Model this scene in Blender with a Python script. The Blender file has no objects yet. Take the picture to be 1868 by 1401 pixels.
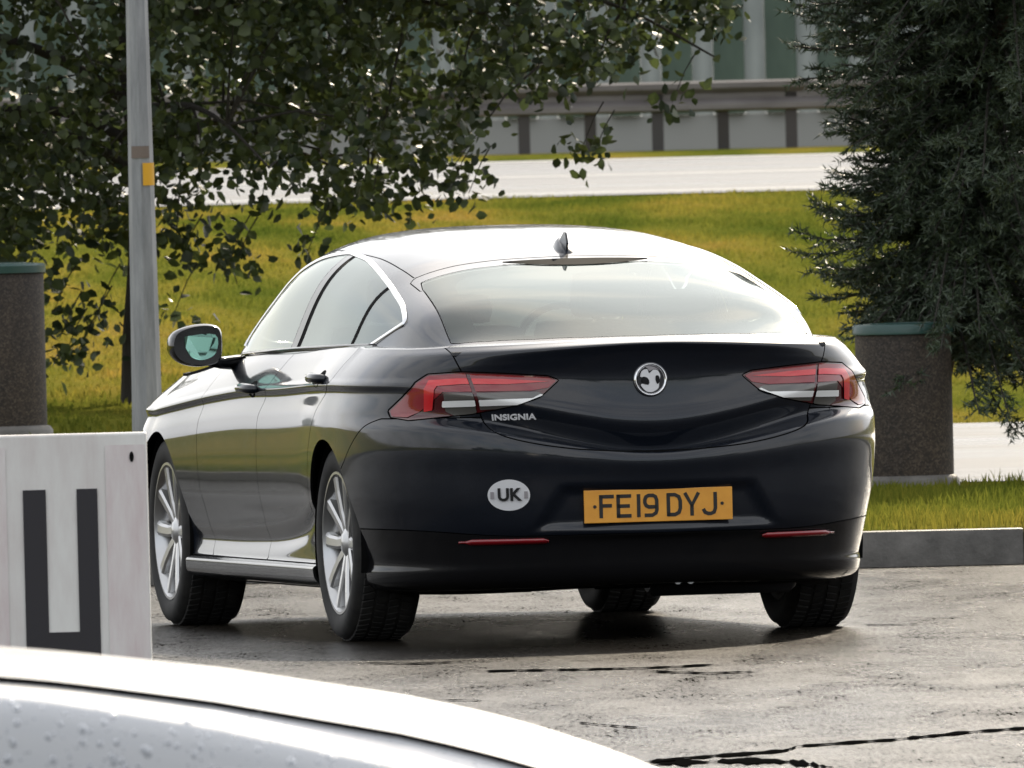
import bpy, bmesh, math, random
import numpy as np
from mathutils import Vector, Matrix, Quaternion

random.seed(7); RNG = np.random.default_rng(7)
scn = bpy.context.scene
COL = scn.collection
rad = math.radians

# ------------------------------------------------------------------ camera
CAM_H, PITCH, ROLL, FPX, YH = 1.75027, 0.0132, 0.02499, 34608.9, 243.7
cd = bpy.data.cameras.new('camera'); cam = bpy.data.objects.new('camera', cd); COL.objects.link(cam)
cd.sensor_width = 36; cd.lens = 36*FPX/1868; cd.clip_start = 1; cd.clip_end = 4000
cam.matrix_world = Matrix.Translation((0, 0, CAM_H)) @ Matrix.Rotation(math.pi/2-PITCH, 4, 'X') @ Matrix.Rotation(-ROLL, 4, 'Z')
cd.dof.use_dof = True; cd.dof.focus_distance = 63.0; cd.dof.aperture_fstop = 38
scn.camera = cam
scn.render.resolution_x, scn.render.resolution_y = 1024, 768

# ------------------------------------------------------------------ sky and sun
SUN_EL, SUN_AZ = rad(29), rad(15)          # azimuth to the right of the view direction (+Y)
w = bpy.data.worlds.new('World'); scn.world = w; w.use_nodes = True
nt = w.node_tree; nt.nodes.clear()
def N(t, ty, **k):
    n = t.nodes.new(ty)
    for a, b in k.items(): setattr(n, a, b)
    return n
sky = N(nt, 'ShaderNodeTexSky', sky_type='NISHITA', sun_disc=False, sun_elevation=SUN_EL, sun_rotation=SUN_AZ,
        air_density=1.0, dust_density=3.0, ozone_density=1.0)
tc = N(nt, 'ShaderNodeTexCoord'); mp = N(nt, 'ShaderNodeMapping'); mp.inputs['Scale'].default_value = (2.2, 2.2, 5.0)
ns = N(nt, 'ShaderNodeTexNoise'); ns.inputs['Scale'].default_value = 1.6; ns.inputs['Detail'].default_value = 7
cr = N(nt, 'ShaderNodeValToRGB'); cr.color_ramp.elements[0].position = .36; cr.color_ramp.elements[1].position = .56
cr.color_ramp.elements[0].color = (.45, .45, .45, 1); cr.color_ramp.elements[1].color = (1, 1, 1, 1)
hs = N(nt, 'ShaderNodeHueSaturation'); hs.inputs['Saturation'].default_value = .08; hs.inputs['Value'].default_value = .80
mx = N(nt, 'ShaderNodeMix', data_type='RGBA')
bg = N(nt, 'ShaderNodeBackground'); bg.inputs['Strength'].default_value = .125
ow = N(nt, 'ShaderNodeOutputWorld')
nt.links.new(tc.outputs['Generated'], mp.inputs['Vector']); nt.links.new(mp.outputs[0], ns.inputs['Vector'])
nt.links.new(ns.outputs['Fac'], cr.inputs[0]); nt.links.new(cr.outputs[0], mx.inputs[0])
nt.links.new(sky.outputs[0], hs.inputs['Color'])
ad = N(nt, 'ShaderNodeMix', data_type='RGBA'); ad.inputs[0].default_value = .62; ad.inputs[7].default_value = (9.0, 9.1, 9.3, 1)   # cloud: part sunlit veil, part even white
nt.links.new(hs.outputs[0], ad.inputs[6]); nt.links.new(sky.outputs[0], mx.inputs[6]); nt.links.new(ad.outputs[2], mx.inputs[7])
nt.links.new(mx.outputs[2], bg.inputs['Color']); nt.links.new(bg.outputs[0], ow.inputs['Surface'])
sd = Vector((math.sin(SUN_AZ)*math.cos(SUN_EL), math.cos(SUN_AZ)*math.cos(SUN_EL), math.sin(SUN_EL)))
sl = bpy.data.lights.new('sun', 'SUN'); sl.energy = 4.6; sl.angle = rad(1.5); sl.color = (1, .87, .68)
so = bpy.data.objects.new('sun', sl); COL.objects.link(so)
so.rotation_mode = 'QUATERNION'; so.rotation_quaternion = (-sd).to_track_quat('-Z', 'Y'); so.location = (20, 60, 60)
scn.view_settings.view_transform = 'Standard'; scn.view_settings.look = 'None'
scn.view_settings.gamma = 1; scn.view_settings.use_curve_mapping = False
scn.view_settings.exposure = 0.60

# ------------------------------------------------------------------ pixel helpers (photograph pixels -> directions)
def hor(px): return YH - (px-934)*math.tan(ROLL)
def pos(px, py, D):
    """point at depth D seen at photo pixel px,py"""
    x, y = px-934, py-700.5
    c, s = math.cos(ROLL), math.sin(ROLL)
    a, b = c*x-s*y, s*x+c*y
    u, X = -b/FPX, a/FPX
    wy, wz = math.cos(PITCH)+u*math.sin(PITCH), u*math.cos(PITCH)-math.sin(PITCH)
    t = D/wy
    return Vector((X*t, D, CAM_H+wz*t))

# ------------------------------------------------------------------ material helpers
MATS = {}
def mat(name, base=(.5,.5,.5), rough=.5, metal=0, coat=0, coat_rough=.03, spec=.5, ior=1.5):
    m = bpy.data.materials.new(name); m.use_nodes = True
    p = m.node_tree.nodes['Principled BSDF']
    p.inputs['Base Color'].default_value = (*base, 1); p.inputs['Roughness'].default_value = rough
    p.inputs['Metallic'].default_value = metal; p.inputs['Coat Weight'].default_value = coat
    p.inputs['Coat Roughness'].default_value = coat_rough; p.inputs['Specular IOR Level'].default_value = spec
    p.inputs['IOR'].default_value = ior
    MATS[name] = m; return m
def P(m): return m.node_tree.nodes['Principled BSDF']
def coords(m, scale=(1,1,1), kind='Object'):
    t = m.node_tree; c = N(t, 'ShaderNodeTexCoord'); mp = N(t, 'ShaderNodeMapping'); mp.inputs['Scale'].default_value = scale
    t.links.new(c.outputs[kind], mp.inputs['Vector']); return mp.outputs[0]
def noise(m, vec, scale, detail=4, rough=.55):
    t = m.node_tree; n = N(t, 'ShaderNodeTexNoise'); n.inputs['Scale'].default_value = scale
    n.inputs['Detail'].default_value = detail; n.inputs['Roughness'].default_value = rough
    t.links.new(vec, n.inputs['Vector']); return n.outputs['Fac']
def ramp(m, fac, stops):
    t = m.node_tree; r = N(t, 'ShaderNodeValToRGB'); e = r.color_ramp.elements
    while len(e) < len(stops): e.new(.5)
    for el, (p_, c) in zip(e, stops):
        el.position = p_; el.color = (*c, 1) if len(c) == 3 else c
    t.links.new(fac, r.inputs[0]); return r.outputs[0]
def rmap(m, fac, a, b, c, d):
    t = m.node_tree; r = N(t, 'ShaderNodeMapRange')
    for k, v in zip(('From Min','From Max','To Min','To Max'), (a,b,c,d)): r.inputs[k].default_value = v
    t.links.new(fac, r.inputs['Value']); return r.outputs[0]
def mixc(m, fac, a, b, blend='MIX'):
    t = m.node_tree; x = N(t, 'ShaderNodeMix', data_type='RGBA', blend_type=blend)
    for sock, v in ((x.inputs[0], fac), (x.inputs[6], a), (x.inputs[7], b)):
        if isinstance(v, bpy.types.NodeSocket): t.links.new(v, sock)
        else: sock.default_value = v if not isinstance(v, tuple) else (*v, 1)
    return x.outputs[2]
def bump(m, h, strength, dist, target='Normal'):
    t = m.node_tree; b = N(t, 'ShaderNodeBump'); b.inputs['Strength'].default_value = strength; b.inputs['Distance'].default_value = dist
    t.links.new(h, b.inputs['Height']); t.links.new(b.outputs[0], P(m).inputs[target])
def link(m, out, inp): m.node_tree.links.new(out, P(m).inputs[inp])

# car paints and trims
m_paint = mat('navy_black_paint', (.006,.008,.014), .38, 0, 1.0, .025, .15)
v = coords(m_paint); link(m_paint, ramp(m_paint, noise(m_paint, v, 900, 1), [(.45,(.004,.006,.010)),(.75,(.016,.020,.032))]), 'Base Color')
link(m_paint, rmap(m_paint, noise(m_paint, v, 9, 6), .35, .7, .02, .10), 'Coat Roughness')
m_black = mat('gloss_black', (.008,.008,.009), .12)
m_plastic = mat('black_plastic', (.007,.007,.008), .45, spec=.22)
bump(m_plastic, noise(m_plastic, coords(m_plastic), 350, 2), .12, .002)
m_dark = mat('dark_inside', (.006,.006,.006), .9, spec=.1)
m_chrome = mat('chrome', (.85,.85,.86), .12, 1)
m_satin = mat('satin_chrome', (.80,.81,.82), .28, 1)
m_rubber = mat('tyre_rubber', (.014,.014,.014), .75)
link(m_rubber, ramp(m_rubber, noise(m_rubber, coords(m_rubber), 14, 5), [(.35,(.008,.008,.008)),(.75,(.03,.028,.025))]), 'Base Color')
m_alloy = mat('alloy_silver', (.55,.55,.55), .30, .85, .5)
m_alloyd = mat('alloy_dark', (.035,.035,.038), .4, .5)
m_red = mat('red_lens', (.24,.004,.010), .15, 0, 1, .03)
m_redb = mat('red_light_guide', (.62,.010,.015), .18, 0, 1, .03)
m_redd = mat('dark_red_lens', (.07,.004,.006), .12, 0, 1, .03)
m_clear = mat('clear_lens', (.11,.105,.095), .2, .2, 1, .03)
m_clearb = mat('clear_lens_strip', (.88,.88,.86), .3, 0, 1, .05)
m_plate = mat('plate_yellow', (.80,.36,.035), .35, 0, .6, .05)
link(m_plate, ramp(m_plate, noise(m_plate, coords(m_plate), 12, 5), [(.3,(.72,.31,.03)),(.7,(.84,.39,.045))]), 'Base Color')
m_char = mat('plate_black', (.012,.012,.012), .4)
m_white = mat('sticker_and_chrome_white', (.75,.75,.76), .4)
m_grey = mat('sticker_grey', (.33,.31,.32), .4)
m_seat = mat('seat_cloth', (.07,.07,.072), .85)
m_mirror = mat('mirror_glass', (.30,.56,.48), .03, 1)
def glassmat(name, tint, ior=1.75, rough=.0, mist=.0):
    m = bpy.data.materials.new(name); m.use_nodes = True; t = m.node_tree; t.nodes.clear()
    fr = N(t, 'ShaderNodeFresnel'); fr.inputs['IOR'].default_value = ior
    tr = N(t, 'ShaderNodeBsdfTransparent'); tr.inputs['Color'].default_value = (*tint, 1)
    gl = N(t, 'ShaderNodeBsdfGlossy'); gl.inputs['Roughness'].default_value = rough; gl.inputs['Color'].default_value = (.95, 1, .97, 1)
    ms = N(t, 'ShaderNodeMixShader'); o = N(t, 'ShaderNodeOutputMaterial')
    df = N(t, 'ShaderNodeBsdfDiffuse'); df.inputs['Color'].default_value = (.62,.66,.62,1); m0 = N(t, 'ShaderNodeMixShader'); m0.inputs[0].default_value = mist
    t.links.new(tr.outputs[0], m0.inputs[1]); t.links.new(df.outputs[0], m0.inputs[2])
    t.links.new(fr.outputs[0], ms.inputs[0]); t.links.new(m0.outputs[0], ms.inputs[1]); t.links.new(gl.outputs[0], ms.inputs[2])
    t.links.new(ms.outputs[0], o.inputs[0]); MATS[name] = m; return m
m_glass = glassmat('window_glass', (.58,.64,.60), 2.1, 0, .04)
m_glassr = glassmat('rear_window_glass', (.78,.86,.78), 1.34, .03, .05)

# ------------------------------------------------------------------ mesh helpers
def mk(name, verts, faces, m=None, parent=None, smooth=False, sharp=None):
    me = bpy.data.meshes.new(name)
    me.from_pydata([tuple(map(float, a)) for a in verts], [], [tuple(map(int, f)) for f in faces])
    if m: me.materials.append(m)
    if smooth:
        me.polygons.foreach_set('use_smooth', [True]*len(me.polygons))
        if sharp: me.set_sharp_from_angle(angle=rad(sharp))
    o = bpy.data.objects.new(name, me); COL.objects.link(o)
    if parent: o.parent = parent
    return o
def fast_mesh(name, V, F, m=None, parent=None, smooth=False):
    """V (n,3) array, F (k,3|4) array"""
    V = np.asarray(V, np.float32); F = np.asarray(F, np.int32)
    me = bpy.data.meshes.new(name); n, k = F.shape
    me.vertices.add(len(V)); me.vertices.foreach_set('co', V.ravel())
    me.loops.add(n*k); me.loops.foreach_set('vertex_index', F.ravel())
    me.polygons.add(n); me.polygons.foreach_set('loop_start', np.arange(0, n*k, k, dtype=np.int32))
    if smooth: me.polygons.foreach_set('use_smooth', np.ones(n, bool))
    me.update(calc_edges=True)
    if m: me.materials.append(m)
    o = bpy.data.objects.new(name, me); COL.objects.link(o)
    if parent: o.parent = parent
    return o
def tag(o, label, cat, group=None):
    o['label'] = label; o['category'] = cat
    if group: o['group'] = group
    return o
def empty(name, loc=(0,0,0), rz=0):
    o = bpy.data.objects.new(name, None); COL.objects.link(o); o.location = loc; o.rotation_euler = (0,0,rz)
    o.empty_display_size = .2
    return o
def structure(o): o['kind'] = 'structure'; return o
def stuff(o, label=None, cat=None):
    o['kind'] = 'stuff'
    if label: o['label'] = label; o['category'] = cat
    return o
class MB:
    """collects shapes into one mesh"""
    def __init__(s): s.v = []; s.f = []
    def add(s, v, f):
        n = len(s.v); s.v += [tuple(a) for a in v]; s.f += [tuple(i+n for i in q) for q in f]; return s
    def box(s, lo, hi, M=None, bev=0):
        bm = bmesh.new(); bmesh.ops.create_cube(bm, size=1)
        for q in bm.verts: q.co = Vector([(lo[i]+hi[i])/2+q.co[i]*(hi[i]-lo[i]) for i in range(3)])
        if bev: bmesh.ops.bevel(bm, geom=bm.edges[:], offset=bev, segments=2, affect='EDGES', profile=.6)
        bm.verts.index_update()
        v = [(M @ q.co if M else q.co.copy()) for q in bm.verts]; f = [[q.index for q in a.verts] for a in bm.faces]
        bm.free(); return s.add(v, f)
    def tube(s, pts, r, seg=8, cap=True, closed=False):
        pts = [Vector(p) for p in pts]; n = len(pts)
        rr = r if hasattr(r, '__len__') else [r]*n
        up = Vector((0,0,1)); v = []; f = []
        for i, p in enumerate(pts):
            a = pts[(i-1) % n] if (closed or i > 0) else p; b = pts[(i+1) % n] if (closed or i < n-1) else p
            t = (b-a).normalized(); ref = up if abs(t.z) < .95 else Vector((1,0,0))
            u = t.cross(ref).normalized(); w_ = u.cross(t)
            for k in range(seg):
                an = 2*math.pi*k/seg; v.append(p+u*math.cos(an)*rr[i]+w_*math.sin(an)*rr[i])
        m_ = n if closed else n-1
        for i in range(m_):
            j = (i+1) % n
            for k in range(seg): f.append((i*seg+k, i*seg+(k+1)%seg, j*seg+(k+1)%seg, j*seg+k))
        if cap and not closed:
            f.append(tuple(range(seg-1,-1,-1))); f.append(tuple((n-1)*seg+k for k in range(seg)))
        return s.add(v, f)
    def lathe(s, prof, seg=32, M=None, closed_prof=False):
        """prof list of (r, z) revolved round z"""
        v = []; f = []; n = len(prof)
        for r, z in prof:
            for k in range(seg):
                a = 2*math.pi*k/seg; q = Vector((r*math.cos(a), r*math.sin(a), z)); v.append(M @ q if M else q)
        for i in range(n if closed_prof else n-1):
            j = (i+1) % n
            for k in range(seg): f.append((i*seg+k, i*seg+(k+1)%seg, j*seg+(k+1)%seg, j*seg+k))
        return s.add(v, f)
    def build(s, name, m, parent=None, smooth=False, sharp=None): return mk(name, s.v, s.f, m, parent, smooth, sharp)
def modbev(o, wdt, seg=2):
    b = o.modifiers.new('bevel', 'BEVEL'); b.width = wdt; b.segments = seg; b.limit_method = 'ANGLE'; b.angle_limit = rad(35); return o

def pchip(xs, ys, x):
    x = np.asarray(x, float)
    if x.ndim != 1: return pchip(xs, ys, x.ravel()).reshape(x.shape)
    xs = np.asarray(xs, float); ys = np.asarray(ys, float); x = np.asarray(x, float)
    h = np.diff(xs); tail = (1,)*(ys.ndim-1); hh = h.reshape(-1, *tail)
    d = np.diff(ys, axis=0)/hh
    m = np.zeros_like(ys)
    w1 = 2*hh[1:]+hh[:-1]; w2 = hh[1:]+2*hh[:-1]
    a, b = d[:-1], d[1:]; ok = (a*b) > 0
    with np.errstate(all='ignore'):
        m[1:-1] = np.where(ok, (w1+w2)/(w1/np.where(ok,a,1)+w2/np.where(ok,b,1)), 0)
    m[0] = d[0]; m[-1] = d[-1]
    i = np.clip(np.searchsorted(xs, x, 'right')-1, 0, len(xs)-2)
    t = ((x-xs[i])/h[i]).reshape(-1, *tail); H_ = h[i].reshape(-1, *tail)
    return ys[i]*(2*t**3-3*t**2+1)+m[i]*H_*(t**3-2*t**2+t)+ys[i+1]*(-2*t**3+3*t**2)+m[i+1]*H_*(t**3-t**2)
def sstep(x, a=0, b=1):
    t = np.clip((np.asarray(x, float)-a)/(b-a), 0, 1); return t*t*(3-2*t)
def smooth_poly(pts, n=6):
    """Catmull-Rom through a closed polygon"""
    p = np.array(pts, float); out = []
    for i in range(len(p)):
        a, b, c, d = p[i-1], p[i], p[(i+1)%len(p)], p[(i+2)%len(p)]
        for k in range(n):
            t = k/n
            out.append(.5*(2*b+(c-a)*t+(2*a-5*b+4*c-d)*t*t+(3*b-a-3*c+d)*t**3))
    return np.array(out)
def smooth_line(pts, n=8):
    p = np.array(pts, float); out = []
    for i in range(len(p)-1):
        a, b, c, d = p[max(i-1,0)], p[i], p[i+1], p[min(i+2,len(p)-1)]
        for k in range(n):
            t = k/n; out.append(.5*(2*b+(c-a)*t+(2*a-5*b+4*c-d)*t*t+(3*b-a-3*c+d)*t**3))
    out.append(p[-1]); return np.array(out)
def sdpoly(q, poly):
    """signed distance (negative inside) of points q (n,2) to polygon"""
    poly = np.asarray(poly, float); q = np.asarray(q, float)
    d = np.full(len(q), 1e9); ins = np.zeros(len(q), bool)
    for i in range(len(poly)):
        a, b = poly[i-1], poly[i]; e = b-a; L = max((e*e).sum(), 1e-12)
        t = np.clip(((q-a)@e)/L, 0, 1); r = q-a-t[:,None]*e
        d = np.minimum(d, (r*r).sum(1))
        c = ((a[1] > q[:,1]) != (b[1] > q[:,1]))
        with np.errstate(all='ignore'): xi = (b[0]-a[0])*(q[:,1]-a[1])/(b[1]-a[1])+a[0]
        ins ^= c & (q[:,0] < xi)
    d = np.sqrt(d); return np.where(ins, -d, d)
def keep(V, F, S):
    """part of the mesh where S < 0, cut cleanly along S = 0"""
    S = np.asarray(S); neg = S < 0
    V2 = []; idx = {}; cache = {}; out = []
    def vi(i):
        if i not in idx: idx[i] = len(V2); V2.append(V[i])
        return idx[i]
    def cut(i, j):
        k = (i, j) if i < j else (j, i)
        if k not in cache:
            t = S[k[0]]/(S[k[0]]-S[k[1]]); cache[k] = len(V2); V2.append(V[k[0]]+(V[k[1]]-V[k[0]])*t)
        return cache[k]
    for f in F:
        c = sum(neg[i] for i in f)
        if c == 0: continue
        if c == len(f): out.append(tuple(vi(i) for i in f)); continue
        p = []
        for a in range(len(f)):
            i, j = f[a], f[(a+1) % len(f)]
            if neg[i]: p.append(vi(i))
            if neg[i] != neg[j]: p.append(cut(i, j))
        if len(p) >= 3: out.append(tuple(p))
    return (np.array(V2) if V2 else np.zeros((0,3))), out
def gridfaces(R, C):
    return [(r*C+c, r*C+c+1, (r+1)*C+c+1, (r+1)*C+c) for r in range(R-1) for c in range(C-1)]
def refine(V, F, n):
    V2 = []; F2 = []; key = {}
    def vid(p):
        k = tuple(np.round(p, 6))
        if k not in key: key[k] = len(V2); V2.append(p)
        return key[k]
    for f in F:
        if len(f) != 4: continue
        a, b, c, d = (V[i] for i in f)
        g = [[vid((a*(1-u)+b*u)*(1-w_)+(d*(1-u)+c*u)*w_) for u in np.linspace(0,1,n+1)] for w_ in np.linspace(0,1,n+1)]
        for i in range(n):
            for j in range(n): F2.append((g[i][j], g[i][j+1], g[i+1][j+1], g[i+1][j]))
    return np.array(V2), F2
def mirror(V, F):
    W_ = V.copy(); W_[:,1] *= -1; return W_, [tuple(reversed(f)) for f in F]
def join(*ms):
    V = []; F = []; n = 0
    for v_, f_ in ms:
        V.append(v_); F += [tuple(i+n for i in f) for f in f_]; n += len(v_)
    return np.concatenate(V), F
def panel(name, V, F, m, parent, thick=.010, weld=True, sharp=38, label=None):
    """shell part: welded, smooth, outward, with thickness"""
    me = bpy.data.meshes.new(name); me.from_pydata([tuple(map(float,a)) for a in V], [], F)
    bm = bmesh.new(); bm.from_mesh(me)
    if weld: bmesh.ops.remove_doubles(bm, verts=bm.verts[:], dist=2e-4)
    bmesh.ops.dissolve_degenerate(bm, dist=1e-5, edges=bm.edges[:])
    bm.to_mesh(me); bm.free()
    if m: me.materials.append(m)
    me.polygons.foreach_set('use_smooth', [True]*len(me.polygons))
    if sharp: me.set_sharp_from_angle(angle=rad(sharp))
    o = bpy.data.objects.new(name, me); COL.objects.link(o); o.parent = parent
    if thick:
        me.materials.append(m_dark); s = o.modifiers.new('thickness', 'SOLIDIFY'); s.thickness = thick; s.offset = -1; s.material_offset_rim = 1
        es = o.modifiers.new('split', 'EDGE_SPLIT'); es.split_angle = rad(42)
    if label: o['label'] = label
    return o
def textmesh(name, body, size, m, parent, M, extrude=.002, sx=1.0, bold=0):
    c = bpy.data.curves.new(name, 'FONT'); c.body = body; c.size = size; c.extrude = extrude; c.align_x = 'CENTER'; c.align_y = 'CENTER'; c.offset = bold
    t = bpy.data.objects.new(name, c); COL.objects.link(t)
    dg = bpy.context.evaluated_depsgraph_get(); dg.update()
    me = bpy.data.meshes.new_from_object(t.evaluated_get(dg)); bpy.data.objects.remove(t); bpy.data.curves.remove(c)
    for q in me.vertices: q.co = M @ Vector((q.co.x*sx, q.co.y, q.co.z))
    me.name = name; me.materials.clear(); me.materials.append(m)
    o = bpy.data.objects.new(name, me); COL.objects.link(o); o.parent = parent; return o

# ------------------------------------------------------------------ terrain
KERB_Y = 75.0
def gz(x, y):
    x = np.asarray(x, float); y = np.asarray(y, float)
    L = sstep(-x, -1.2, 2.2)
    base = .135+L*.0132*np.clip(y-KERB_Y, 0, 29)
    bank = pchip([0, 102, 118, 140, 160, 188, 193, 196, 199, 226, 300, 3000], [0, 0, .30, .78, 1.0, 1.265, 1.335, 1.335, 1.28, 1.30, 1.4, 1.6], y)
    bank = bank*(1.20-base)/1.0*np.where(y < 160, 1, 1) if False else bank
    z = base*(1-sstep(y, 104, 160))+.20*sstep(y, 104, 160)+bank
    z = z+.035*np.sin(x*.9+1.3)*np.sin(y*.21)*sstep(y, 104, 112)*(1-sstep(y, 146, 158))
    return np.where(y < KERB_Y+.06, -.06, z)

m_grass = mat('grass_ground', (.10,.09,.02), .95, spec=0)
v = coords(m_grass, (1, .16, 1))
g1 = ramp(m_grass, noise(m_grass, v, .75, 5), [(.32,(.066,.085,.014)),(.47,(.118,.122,.021)),(.59,(.175,.148,.029)),(.72,(.23,.155,.040))])
g2 = ramp(m_grass, noise(m_grass, coords(m_grass, (1,.5,1)), 26, 4, .7), [(.3,(.60,.62,.60)),(.7,(1.2,1.18,1.1))])
link(m_grass, mixc(m_grass, 1.0, g1, g2, 'MULTIPLY'), 'Base Color')
bump(m_grass, noise(m_grass, coords(m_grass), 30, 3), .8, .03)
def blade_mat(name, stops):
    m = bpy.data.materials.new(name); m.use_nodes = True; t = m.node_tree; p = P(m)
    v = coords(m, (1, .16, 1)); c1 = ramp(m, noise(m, v, .75, 5), stops)
    ge = N(t, 'ShaderNodeNewGeometry'); c2 = ramp(m, ge.outputs['Random Per Island'], [(0,(.70,.76,.7)),(1,(1.25,1.18,1.05))])
    c = mixc(m, 1.0, c1, c2, 'MULTIPLY'); link(m, c, 'Base Color')
    p.inputs['Roughness'].default_value = .6; p.inputs['Specular IOR Level'].default_value = 0
    tr = N(t, 'ShaderNodeBsdfTranslucent'); t.links.new(c, tr.inputs[0]); ms = N(t, 'ShaderNodeMixShader'); ms.inputs[0].default_value = .45
    o = t.nodes['Material Output']; t.links.new(p.outputs[0], ms.inputs[1]); t.links.new(tr.outputs[0], ms.inputs[2]); t.links.new(ms.outputs[0], o.inputs[0])
    return m
m_blade = blade_mat('grass_blades', [(.32,(.074,.100,.016)),(.47,(.132,.142,.024)),(.59,(.205,.178,.033)),(.72,(.30,.205,.048))])

def sheet(name, xs, ys, zf, m, dz=0):
    X, Y = np.meshgrid(xs, ys); Z = zf(X, Y)+dz
    V = np.stack([X, Y, Z], -1).reshape(-1, 3); C = len(xs); R = len(ys)
    r, c = np.meshgrid(np.arange(R-1), np.arange(C-1), indexing='ij'); a = (r*C+c).ravel()
    return fast_mesh(name, V, np.stack([a, a+1, a+C+1, a+C], 1), m, None, True)
gx = np.concatenate([[-900,-400,-150,-60,-30], np.linspace(-16, 16, 65), [30,60,150,400,900]])
gy = np.concatenate([[-900,-300,-80,0,60,KERB_Y+.05,KERB_Y+.07], np.linspace(76, 110, 35), np.linspace(112, 200, 60), [210,226,260,400,900,2500]])
structure(sheet('ground', gx, gy, gz, m_grass))

# wet tarmac
m_tar = mat('wet_tarmac', (.045,.043,.040), .35, spec=.16)
big = noise(m_tar, coords(m_tar, (.55, .10, 1)), 2.2, 6, .6); grain = noise(m_tar, coords(m_tar, (1,.06,1)), 70, 3, .75)
streak = noise(m_tar, coords(m_tar, (.5,.12,1)), 6.0, 5, .7)
link(m_tar, mixc(m_tar, 1.0, ramp(m_tar, big, [(.3,(.009,.0078,.0062)),(.7,(.022,.019,.015))]), ramp(m_tar, grain, [(.3,(.35,.35,.35)),(.7,(1.7,1.7,1.65))]), 'MULTIPLY'), 'Base Color')
link(m_tar, ramp(m_tar, big, [(.25,(.10,.10,.10)),(.40,(.25,.25,.25)),(.75,(.34,.34,.34))]), 'Roughness')
link(m_tar, rmap(m_tar, mixc(m_tar, .5, grain, streak), .38, .62, .0, .35), 'Specular IOR Level')
P(m_tar).inputs['IOR'].default_value = 1.20
bump(m_tar, noise(m_tar, coords(m_tar), 160, 2, .6), .55, .006)
structure(sheet('car_park_tarmac', np.linspace(-18, 45, 64), np.linspace(-60, KERB_Y, 70), lambda x, y: 0*x, m_tar))
m_road = mat('wet_road', (.07,.066,.06), .30, spec=.3)
rb = noise(m_road, coords(m_road, (.15, .9, 1)), 1.2, 5)
link(m_road, ramp(m_road, rb, [(.3,(.055,.052,.048)),(.7,(.10,.094,.085))]), 'Base Color')
P(m_road).inputs['IOR'].default_value = 1.15; link(m_road, ramp(m_road, rb, [(.3,(.22,.22,.22)),(.7,(.40,.40,.40))]), 'Roughness')
bump(m_road, noise(m_road, coords(m_road), 60, 3, .7), .45, .01)
structure(sheet('path', np.linspace(.9, 40, 60), np.linspace(84.9, 101.5, 24), gz, m_road, .006))
structure(sheet('road', np.linspace(-120, 120, 60), np.linspace(160, 188, 40), gz, m_road, .012))
structure(sheet('far_carriageway', np.linspace(-120, 120, 60), np.linspace(199.5, 223, 30), gz, m_road, .012))
m_line = mat('road_paint', (.6,.6,.57), .5)
for yy in (161.2, 174.0, 186.6):
    structure(sheet('road_marking', np.linspace(-120, 120, 60), np.linspace(yy, yy+.2, 2), gz, m_line, .020))

# kerb stones
m_kerb = mat('kerb_concrete', (.20,.19,.17), .6)
link(m_kerb, ramp(m_kerb, noise(m_kerb, coords(m_kerb), 6, 7, .65), [(.3,(.06,.056,.05)),(.7,(.17,.16,.145))]), 'Base Color')
bump(m_kerb, noise(m_kerb, coords(m_kerb), 60, 3), .4, .006)
kerb = structure(empty('kerb', (0, KERB_Y, 0)))
kme = None
for i, x in enumerate(np.arange(-17.99, 40, 1.0)):
    if kme is None:
        o = MB().box((.003, 0, -.15), (.997, .14, .14), bev=.009).build('kerb_stone', m_kerb, kerb, True, 40); kme = o.data
    else:
        o = bpy.data.objects.new('kerb_stone', kme); COL.objects.link(o); o.parent = kerb
    o.location = (x, 0, random.uniform(-.004, .004)); o.rotation_euler = (0, random.uniform(-.003,.003), random.uniform(-.004,.004))

def blades(name, n, xr, yr, hmin, hmax, wid, reject=None, lean=.5):
    x = RNG.uniform(*xr, n); y = RNG.uniform(*yr, n)
    if reject is not None:
        k = ~reject(x, y); x, y = x[k], y[k]
    n = len(x); z = gz(x, y)
    a = RNG.uniform(0, 2*np.pi, n); h = RNG.uniform(hmin, hmax, n)*(0.6+.8*np.sin(x*1.7+y*.6)**2*RNG.uniform(.5,1,n)); la = RNG.uniform(0, 2*np.pi, n); l = h*RNG.uniform(.1, lean, n)
    b = np.stack([x, y, z-.005], 1); dx = np.stack([np.cos(a), np.sin(a), 0*a], 1)*wid*RNG.uniform(.6,1.3,n)[:,None]
    tip = b+np.stack([np.cos(la)*l, np.sin(la)*l, h], 1)
    midp = b+np.stack([np.cos(la)*l*.35, np.sin(la)*l*.35, h*.6], 1)
    V = np.stack([b-dx, b+dx, midp+dx*.7, tip, midp-dx*.7], 1).reshape(-1, 3)
    i = np.arange(n)*5
    me_F = np.concatenate([np.stack([i, i+1, i+2], 1), np.stack([i, i+2, i+4], 1), np.stack([i+4, i+2, i+3], 1)])
    return fast_mesh(name, V, me_F, m_blade)
inpath = lambda x, y: (x > .85) & (y > 84.7+.12*np.sin(x*9)) & (y < 101.6)
stuff(blades('verge_grass', 52000, (-4.5, 5.5), (75.18, 84.95), .025, .075, .004, inpath), 'short yellow green grass along the kerb beside the car park', 'grass')
stuff(blades('bank_grass', 150000, (-6, 6), (85, 159.8), .015, .045, .008, inpath), 'yellow green grass covering the rising bank behind the car', 'grass')

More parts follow.
